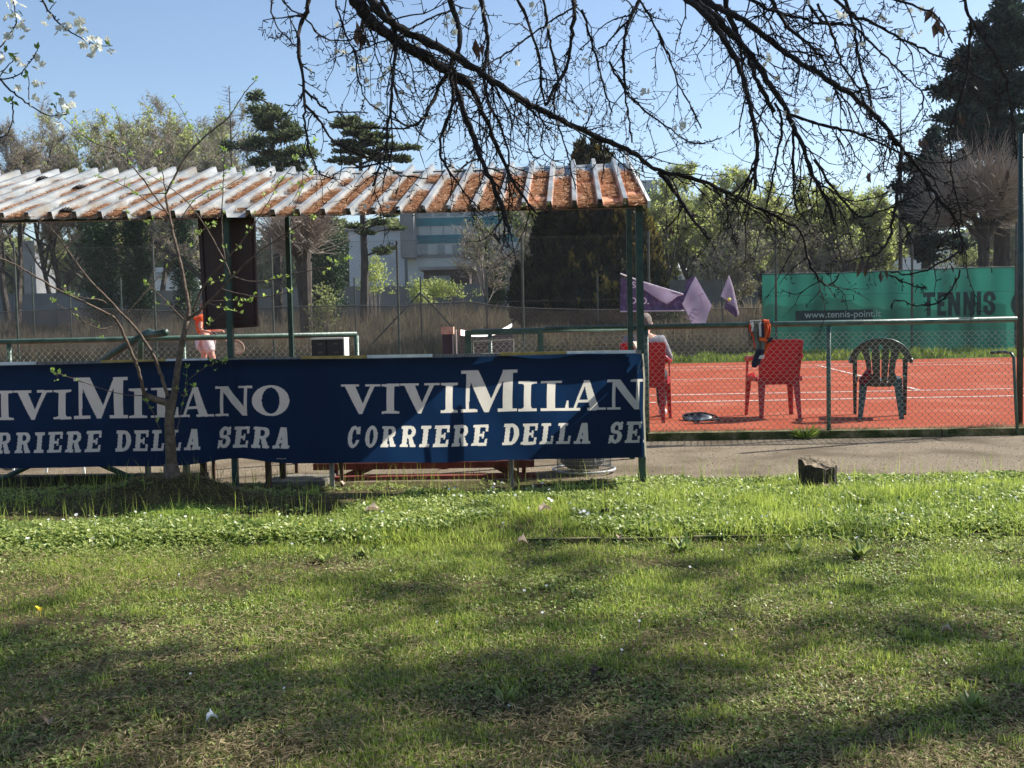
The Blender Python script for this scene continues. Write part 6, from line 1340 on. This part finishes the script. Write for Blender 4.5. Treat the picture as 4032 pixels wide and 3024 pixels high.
for P, Y0_, Y1_, w0, w1_ in SAP:
    n = len(P); pts = [at(x, y, Y0_+(Y1_-Y0_)*i/(n-1)) for i, (x, y) in enumerate(P)]; Q, rad = dense(pts, (w0*ppx(Y0_)/2, w1_*ppx(Y1_)/2), .025, rr, .0012 if w0 < 15 else .0008)
    gl.tube(Q, np.maximum(rad, .0016), 10 if w0 > 10 else 6)
    if w0 < 7:
        i0 = int(len(Q)*.35)
        for i in range(i0, len(Q)):
            if rr.random() < (.30 if w0 < 3.5 else .2): lv_p.append(Q[i])
            if rr.random() < .25: s = rr.normal(size=3); s /= np.linalg.norm(s); l = rr.uniform(.01, .07); gl.segs([Q[i]], [Q[i]+s*l], .0016, .001, 3); lv_p.append(Q[i]+s*l)
        lv_p += [Q[-1]]*3
g_ = gl
for k in range(16):    # flared foot with roots
    a = k*2*math.pi/16; 
gl.tube([(base.x, SPY, .04), (base.x+.01, SPY, .15), (base.x, SPY, .26)], [.085, .055, .042], 12)
for a in (.3, 1.4, 2.6, 3.7, 4.9, 5.7): gl.tube([(base.x+.03*math.cos(a), SPY+.03*math.sin(a), .17), (base.x+.12*math.cos(a), SPY+.10*math.sin(a), .13), (base.x+.24*math.cos(a), SPY+.2*math.sin(a), .06)], [.03, .022, .01], 6)
build('trunk', gl, MAT['sap_bark'], sa, smooth=True)
P = np.repeat(np.array(lv_p), 3, 0); U = runit(len(P), rr); U[:, 2] = np.abs(U[:, 2])+.2; U *= rr.uniform(.010, .028, len(P))[:, None]; W = np.cross(U, runit(len(P), rr))*.33
g = G(); g.cards(P+rr.normal(size=P.shape)*.004, U, W, rr.random(len(P))); build('young_leaves', g, MAT['bud_leaf'], sa)
# ------------------------------------------------------------------ off-view pine whose crown shades the lawn
pine = None
def shade_tree(X, Y, z0, z1, rad, seed, n=150, label='tall pine standing outside the view to the right, shading the lawn'):
    rr = np.random.default_rng(seed); t = thing('pine_tree', (X, Y, 0), label, 'tree'); g = G(); g.tube([(X, Y, -.1), (X, Y, z1)], [.22, .06], 8); build('trunk', g, MAT['trunk_far'], t)
    c = np.stack([X+rad*rr.normal(size=n)*.55, Y+rad*rr.normal(size=n)*.55, rr.uniform(z0, z1, n)], 1); g = G(); fol(g, c, 26, .5, .22, .06, rr=rr, flat=.4); build('foliage', g, MAT['conifer'], t)
shade_tree(9.4, 6.40, 8.2, 11.4, 2.1, 3, 115)
# ------------------------------------------------------------------ lawn cover
def frus(n, y0, y1, pw=1.0, rr=rng, m=.25):
    y = y0+(y1-y0)*rr.random(n)**pw; x = (rr.random(n)-.5)*2*(.515*y+m)-.034*y; return x, y
def wet(x, y): return 1/(1+np.exp(-(y-4.72-.05*np.sin(x*3))/.06))
rr = np.random.default_rng(21)
def blades(g, x, y, L, wd, tint, lean=.35, flat=0):
    n = len(x); a = rr.random(n)*6.283; ln = np.abs(rr.normal(0, lean, n))+flat; D = np.stack([np.cos(a)*ln, np.sin(a)*ln, np.ones(n)], 1); D /= np.linalg.norm(D, axis=1)[:, None]
    B = np.stack([x, y, gz(x, y)-.002], 1); M_ = B+D*(L*.55)[:, None]; D2 = D.copy(); D2[:, :2] *= 1.9; D2 /= np.linalg.norm(D2, axis=1)[:, None]; T = M_+D2*(L*.45)[:, None]
    b = rr.random(n)*6.283; Wd = np.stack([np.cos(b), np.sin(b), np.zeros(n)], 1)*wd[:, None]
    V = np.stack([B-Wd, B+Wd, M_+Wd*.8, M_-Wd*.8, T], 1).reshape(-1, 3); k = (np.arange(n)*5)[:, None]
    tv = np.repeat(tint, 5); g.add(V, (k+np.array([[0, 1, 2, 3]])).reshape(-1, 4), tv); 
    g.F.append((k+np.array([[3, 2, 4]])).reshape(-1, 3)+(g.n-len(V))); g.M.append(np.zeros(n, int))
shadeY = 5.35      # thin bare soil band under the shelter front
def bare(x, y):    # places with little grass
    e = (y > np.where(x < -1.15, 5.30+.1*np.sin(x*5), 5.85)) & (x < .45); e &= ~((y < 6.35) & (x > -.9) & (x < .5) & (vnoise(x*6+30, y*6, 61) > .45)); return e
# short turf
N = 330000; x, y = frus(N, 2.15, 4.9, 1.15, rr); d = .55*vnoise(x*2.3+40, y*3+40, 51)+.45*vnoise(x*7+40, y*8+40, 52); dry = 1/(1+np.exp((y-3.0-.35*(vnoise(x*1.1+5, y+9, 66)-.5))/.10)); keep = rr.random(N) < np.clip(d*1.9-.30-.35*dry, .08, 1); x, y, d = x[keep], y[keep], d[keep]; n = len(x)
L = (.013+.022*d)*rr.uniform(.6, 1.5, n); g = G(); blades(g, x, y, L, rr.uniform(.0010, .0020, n), np.clip(.32+.8*(d-.4)+.30*rr.normal(size=n), 0, 1), 1.15)
# taller grass behind the edging
N = 210000; x, y = frus(N, 4.7, 6.76, .9, rr, .3); d = .5*vnoise(x*1.8+70, y*2.4+40, 53)+.5*vnoise(x*6+40, y*6+40, 54)
right = 1/(1+np.exp(-(x-.6)/.25)); kp = rr.random(N) < np.clip((d*1.5-.1)*wet(x, y)*(.55+.6*right), 0, 1)*np.where(bare(x, y), .05, 1)*np.clip((6.78-y)/.35, 0, 1); x, y, d, right = x[kp], y[kp], d[kp], right[kp]; n = len(x)
L = (.026+.045*d+.02*right)*rr.uniform(.5, 1.4, n)*np.where(y > 6.2, .38, np.where(y > 5.85, .5+.1*right, 1)); blades(g, x, y, L, rr.uniform(.0013, .0028, n), np.clip(.42+.9*(d-.4)+.30*rr.normal(size=n), 0, 1), .85)
# tall stray stems
N = 1400; x, y = frus(N, 4.9, 6.9, 1, rr); blades(g, x, y, rr.uniform(.08, .19, N), rr.uniform(.0011, .0018, N), rr.uniform(.3, .9, N), .22)
# small tufts
for k in range(130):
    cxx_, cyy_ = frus(1, 2.2, 6.8, 1, rr); m_ = rr.integers(25, 70); x = cxx_+rr.normal(size=m_)*.022; y = cyy_+rr.normal(size=m_)*.018; big = 1.0 if cyy_[0] < 4.7 else 1.7
    if bare(cxx_, cyy_)[0] and rr.random() < .7: continue
    blades(g, x, y, rr.uniform(.022, .05, m_)*big, rr.uniform(.0011, .0019, m_), rr.uniform(.45, 1, m_), .35)
tag(build('grass', g, MAT['grass']), kind='stuff', label='green grass of the lawn, short in front and taller behind the edging')
# dry thatch
N = 190000; x, y = frus(N, 2.15, 6.75, 1.15, rr); d = vnoise(x*1.6+11, y*2.6+17, 55)*.6+.4*vnoise(x*6+1, y*8+1, 56); kp = rr.random(N) < np.clip(np.where(y < 4.8, d*1.6-.45+.55/(1+np.exp((y-3.0)/.12)), .16), .05, 1); x, y = x[kp], y[kp]; n = len(x)
a = rr.random(n)*6.283; L = rr.uniform(.012, .038, n); U = np.stack([np.cos(a), np.sin(a), rr.uniform(-.05, .45, n)], 1)*L[:, None]; W = np.stack([-np.sin(a), np.cos(a), rr.normal(0, .5, n)], 1)*rr.uniform(.0009, .0018, n)[:, None]
g = G(); g.cards(np.stack([x, y, gz(x, y)+rr.uniform(.004, .024, n)], 1), U, W, rr.random(n)); tag(build('dry_thatch', g, MAT['straw']), kind='stuff', label='dry cut grass lying between the green blades')
# clover and small broad leaves
N = 280000; x, y = frus(N, 2.2, 6.7, 1.0, rr, .3); d = .6*vnoise(x*1.5+20, y*2.2+33, 57)+.4*vnoise(x*5+2, y*6+3, 58); far = wet(x, y); lft = 1/(1+np.exp((x-.7)/.3))
kp = rr.random(N) < np.clip((d*2.2-.75)*(.40+.75*far*(.55+.65*lft)), .0, 1)*np.where(bare(x, y), .05, 1); x, y, d, far = x[kp], y[kp], d[kp], far[kp]; n = len(x)
for k in range(3):
    a = rr.random(n)*.5+k*2.094+(x*977 % 6.28); s = rr.uniform(.0050, .0105, n)*(.75+.95*far); U = np.stack([np.cos(a), np.sin(a), rr.uniform(-.3, .9, n)], 1)*(s*1.5)[:, None]; W = np.stack([-np.sin(a), np.cos(a), rr.normal(0, .45, n)], 1)*(s*.65)[:, None]
    if k == 0: g = G(); hh = gz(x, y)+rr.uniform(.004, .026, n)*(.5+.9*far)*np.where(y > 5.95, .4, 1)
    g.cards(np.stack([x, y, hh], 1), U, W, np.clip(.25+.6*d+.32*rr.normal(size=n), 0, 1))
tag(build('clover', g, MAT['clover']), kind='stuff', label='clover and small broad leaves growing through the grass')
# broadleaf rosettes by the edging
g = G()
for (dx, dy, sc) in ((1475, 1182, 1.5), (1630, 1190, .9), (1720, 1185, 1.1), (1860, 1190, 1.3), (1940, 1188, 1), (790, 1195, 1.1), (700, 1205, 1), (250, 1180, 1.3), (2170, 1185, 1), (1090, 1500, .8), (1520, 1330, .5), (2100, 1520, 1)):
    p = gnd(dx, dy, .02); m_ = 16; a = rr.random(m_)*6.28; U = np.stack([np.cos(a), np.sin(a), rr.uniform(.4, 1.5, m_)], 1); U *= (rr.uniform(.04, .075, m_)*sc/np.linalg.norm(U, axis=1))[:, None]; W = np.cross(U, [0, 0, 1.]); W *= (.011*sc/np.linalg.norm(W, axis=1))[:, None]; g.cards(np.tile([p.x, p.y, gz(p.x, p.y)], (m_, 1)), U, W, rr.random(m_)*.6+.2)
tag(build('broadleaf_weeds', g, MAT['clover']), kind='stuff', label='dark green broad leaved weeds along the mossy edging')
# daisies
def daisies(P, nm, mat, lab, s=.008):
    g = G()
    for p in P:
        h = gz(p[0], p[1])+p[2]; ax = np.array([rr.normal()*.35, -.3+rr.normal()*.3, 1.]); ax /= np.linalg.norm(ax); u = np.cross(ax, [1, 0, 0]); u /= np.linalg.norm(u); v = np.cross(ax, u); c = np.array([p[0], p[1], h]); m_ = 10; a = np.arange(m_)*2*math.pi/m_
        U = (np.cos(a)[:, None]*u+np.sin(a)[:, None]*v)*s*p[3]+ax*.001; W = (-np.sin(a)[:, None]*u+np.cos(a)[:, None]*v)*s*.3*p[3]; g.cards(np.tile(c, (m_, 1)), U, W); g.segs([c-[0, 0, p[2]]], [c], .0006, .0006)
    return tag(build(nm, g, MAT[mat]), kind='stuff', label=lab)
P = []
for k in range(110):
    x, y = frus(1, 4.85, 6.3, 1, rr); 
    if not bare(x, y)[0]: P.append((x[0], y[0], rr.uniform(.035, .07), rr.uniform(.8, 1.3)))
for k in range(22): x, y = frus(1, 2.6, 4.8, 1, rr); P.append((x[0], y[0], rr.uniform(.012, .03), rr.uniform(.6, .95)))
for dx, dy in ((1186,1090),(1192,1094),(1240,1110),(1255,1118),(1262,1115),(1270,1122),(1850,1165),(165,1125),(60,1170),(200,1170),(1640,1180)): p = gnd(dx, dy, .05); P.append((p.x, p.y, .06, 1.5))
daisies(P, 'daisies', 'daisy', 'tiny white daisies scattered in the grass')
daisies([(gnd(82, 1330).x, gnd(82, 1330).y, .03, 1.6), (gnd(88, 1334).x, gnd(88, 1334).y, .03, 1.2), (gnd(1600, 1100).x, gnd(1600, 1100).y, .05, 1.2), (gnd(1770, 1120).x, gnd(1770, 1120).y, .05, 1.2), (gnd(650, 1160).x, gnd(650, 1160).y, .04, 1.2)], 'yellow_flowers', 'yellow_flower', 'few tiny yellow flowers in the grass')
# mossy stone edging across the lawn
g = G(); 
for i in range(11):
    x0 = -.15+i*.42; g.box((x0, 4.735+.006*rd.random(), -.03), (x0+.40, 4.765, .022+.008*rd.random()))
tag(build('lawn_edging', g, MAT['moss_stone']), 'thin mossy stone edging strip half hidden in the lawn', 'edging')
# moss and litter on the mound
N = 9000; x = mound_c.x+rr.normal(size=N)*.42; y = mound_c.y-.05+rr.normal(size=N)*.2; a = rr.random(N)*6.283; L = rr.uniform(.008, .03, N); U = np.stack([np.cos(a), np.sin(a), rr.uniform(-.1, .5, N)], 1)*L[:, None]; W = np.stack([-np.sin(a), np.cos(a), 0*a], 1)*rr.uniform(.001, .003, N)[:, None]
g = G(); g.cards(np.stack([x, y, gz(x, y)+rr.uniform(0, .012, N)], 1), U, W, rr.random(N)); tag(build('mound_litter', g, MAT['straw']), kind='stuff', label='dry litter on the soil mound round the sapling')
N = 6000; mp = gnd(400, 1100, .06); x = mp.x+rr.normal(size=N)*.13; y = mp.y+rr.normal(size=N)*.05; U = runit(N, rr)*.010; U[:, 2] = np.abs(U[:, 2]); W = np.cross(U, runit(N, rr))*.35
g = G(); g.cards(np.stack([x, y, gz(x, y)+rr.uniform(0, .03, N)], 1), U, W, rr.random(N)*.8); tag(build('moss', g, MAT['bud_leaf']), kind='stuff', label='cushion of yellow green moss on the front of the mound')
# dead grass and leaves along the kerb
N = 7000; x = rr.uniform(-1.2, 4.9, N); y = 9.1+np.abs(rr.normal(0, .05, N)); a = rr.random(N)*6.283; L = rr.uniform(.01, .07, N)*(.4+vnoise(x*3+9, x*0, 71)); U = np.stack([np.cos(a), np.sin(a)*.5, rr.uniform(-.1, .9, N)], 1)*L[:, None]; W = np.stack([-np.sin(a), np.cos(a), 0*a], 1)*.0022
g = G(); g.cards(np.stack([x, y-.04, .055+0*x], 1), U, W, rr.random(N)); tag(build('kerb_litter', g, MAT['straw']), kind='stuff', label='dead grass caught along the kerb under the fence')
g = G(); p = gnd(1715, 932, .02); m_ = 70; a = rr.random(m_)*6.28; U = np.stack([np.cos(a), np.sin(a)*.4, rr.uniform(.2, 1, m_)], 1); U *= (rr.uniform(.08, .18, m_)/np.linalg.norm(U, axis=1))[:, None]; g.cards(np.tile([p.x, 8.94, .0], (m_, 1)), U, np.cross(U, [0, 1., 0])*.03, rr.random(m_)*.5); tag(build('grass_tuft', g, MAT['grass']), 'dark green grass tuft growing at the foot of the kerb', 'plant')
# gravel bits and fallen bits on path
N = 5000; x = rr.uniform(-3, 4.4, N); y = rr.uniform(6.95, 8.9, N); U = runit(N, rr)*rr.uniform(.004, .012, N)[:, None]; W = np.cross(U, runit(N, rr))*.45; g = G(); g.cards(np.stack([x, y, 0*x+.003], 1), U, W, rr.random(N)); tag(build('path_grit', g, MAT['straw']), kind='stuff', label='grit and plant crumbs on the path')
# sparse green stems at the edge of the path
# ------------------------------------------------------------------ fallen leaves, each its own thing
def fallen(dx, dy, s, label, seed, mat='dry_leaf', stand=.5):
    r2 = np.random.default_rng(seed); p = gnd(dx, dy, .03); z = float(gz(p.x, p.y))+.012+.02*(dy < 1200); n = 9; V = []
    a = r2.random()*6.28
    for i in range(n):
        t = i/(n-1); w_ = s*.42*math.sin(math.pi*min(1, t*1.05))**.8*(1+.25*math.sin(t*19+seed))
        for j in (-1, -.5, 0, .5, 1): V.append((t*s-s/2, j*w_, s*.35*math.sin(t*3)*stand+abs(j)*w_*.8*(1+.3*math.sin(t*9+j))))
    V = np.array(V); ca, sa_ = math.cos(a), math.sin(a); V = np.stack([V[:, 0]*ca-V[:, 1]*sa_+p.x, V[:, 0]*sa_+V[:, 1]*ca+p.y, V[:, 2]+z], 1)
    g = G(); g.add(V, np.array([[i*5+j, i*5+j+1, (i+1)*5+j+1, (i+1)*5+j] for i in range(n-1) for j in range(4)])); return tag(build('fallen_leaf', g, MAT[mat], smooth=True), label, 'leaf', 'fallen leaves on the lawn')
fallen(1128, 1176, .06, 'largest grey brown curled leaf lying on the mossy edging', 1, stand=1)
fallen(1338, 1165, .04, 'thin pale leaf standing upright on the edging', 2, stand=1.4)
fallen(1178, 1113, .08, 'broad pale tan leaf in the clover in front of the basket', 3)
fallen(1308, 1117, .055, 'dark red brown leaf in the grass right of the tan leaf', 4, 'stump_bark')
fallen(1786, 1062, .06, 'pinkish dry leaf lying below the tree stump', 5)
fallen(805, 1118, .09, 'crumpled pale leaf at the edge of the shelter shade', 6)
fallen(457, 1543, .035, 'white curled leaf in the foreground turf left of centre', 7, 'daisy', 1.2)
fallen(105, 1547, .03, 'small grey leaf in the foreground at far left', 8, stand=1)
fallen(508, 1395, .03, 'small dark leaf in the middle turf', 9, 'stump_bark')
fallen(2046, 1360, .045, 'pale pink leaf on the turf at right', 10, stand=1.1)
fallen(1290, 1443, .05, 'long reddish brown leaf in the middle foreground', 11, 'stump_bark')
fallen(745, 920+130, .06, 'brown leaf at the foot of the grey banner leg', 12)

# ------------------------------------------------------------------ air
g = G(); g.box((-410, -70, -1.1), (410, 910, 22)); hz_ = build('haze', g, MAT['soil'])
mt = bpy.data.materials.new('haze_air'); mt.use_nodes = True; n = mt.node_tree.nodes; n.remove(n['Principled BSDF']); pv = n.new('ShaderNodeVolumePrincipled'); pv.inputs['Density'].default_value = .0003; pv.inputs['Color'].default_value = (.86, .92, 1, 1); pv.inputs['Anisotropy'].default_value = .1
mt.node_tree.links.new(pv.outputs[0], n['Material Output'].inputs['Volume']); hz_.data.materials.clear(); hz_.data.materials.append(mt); tag(hz_, kind='stuff', label='thin bright spring haze in the air')
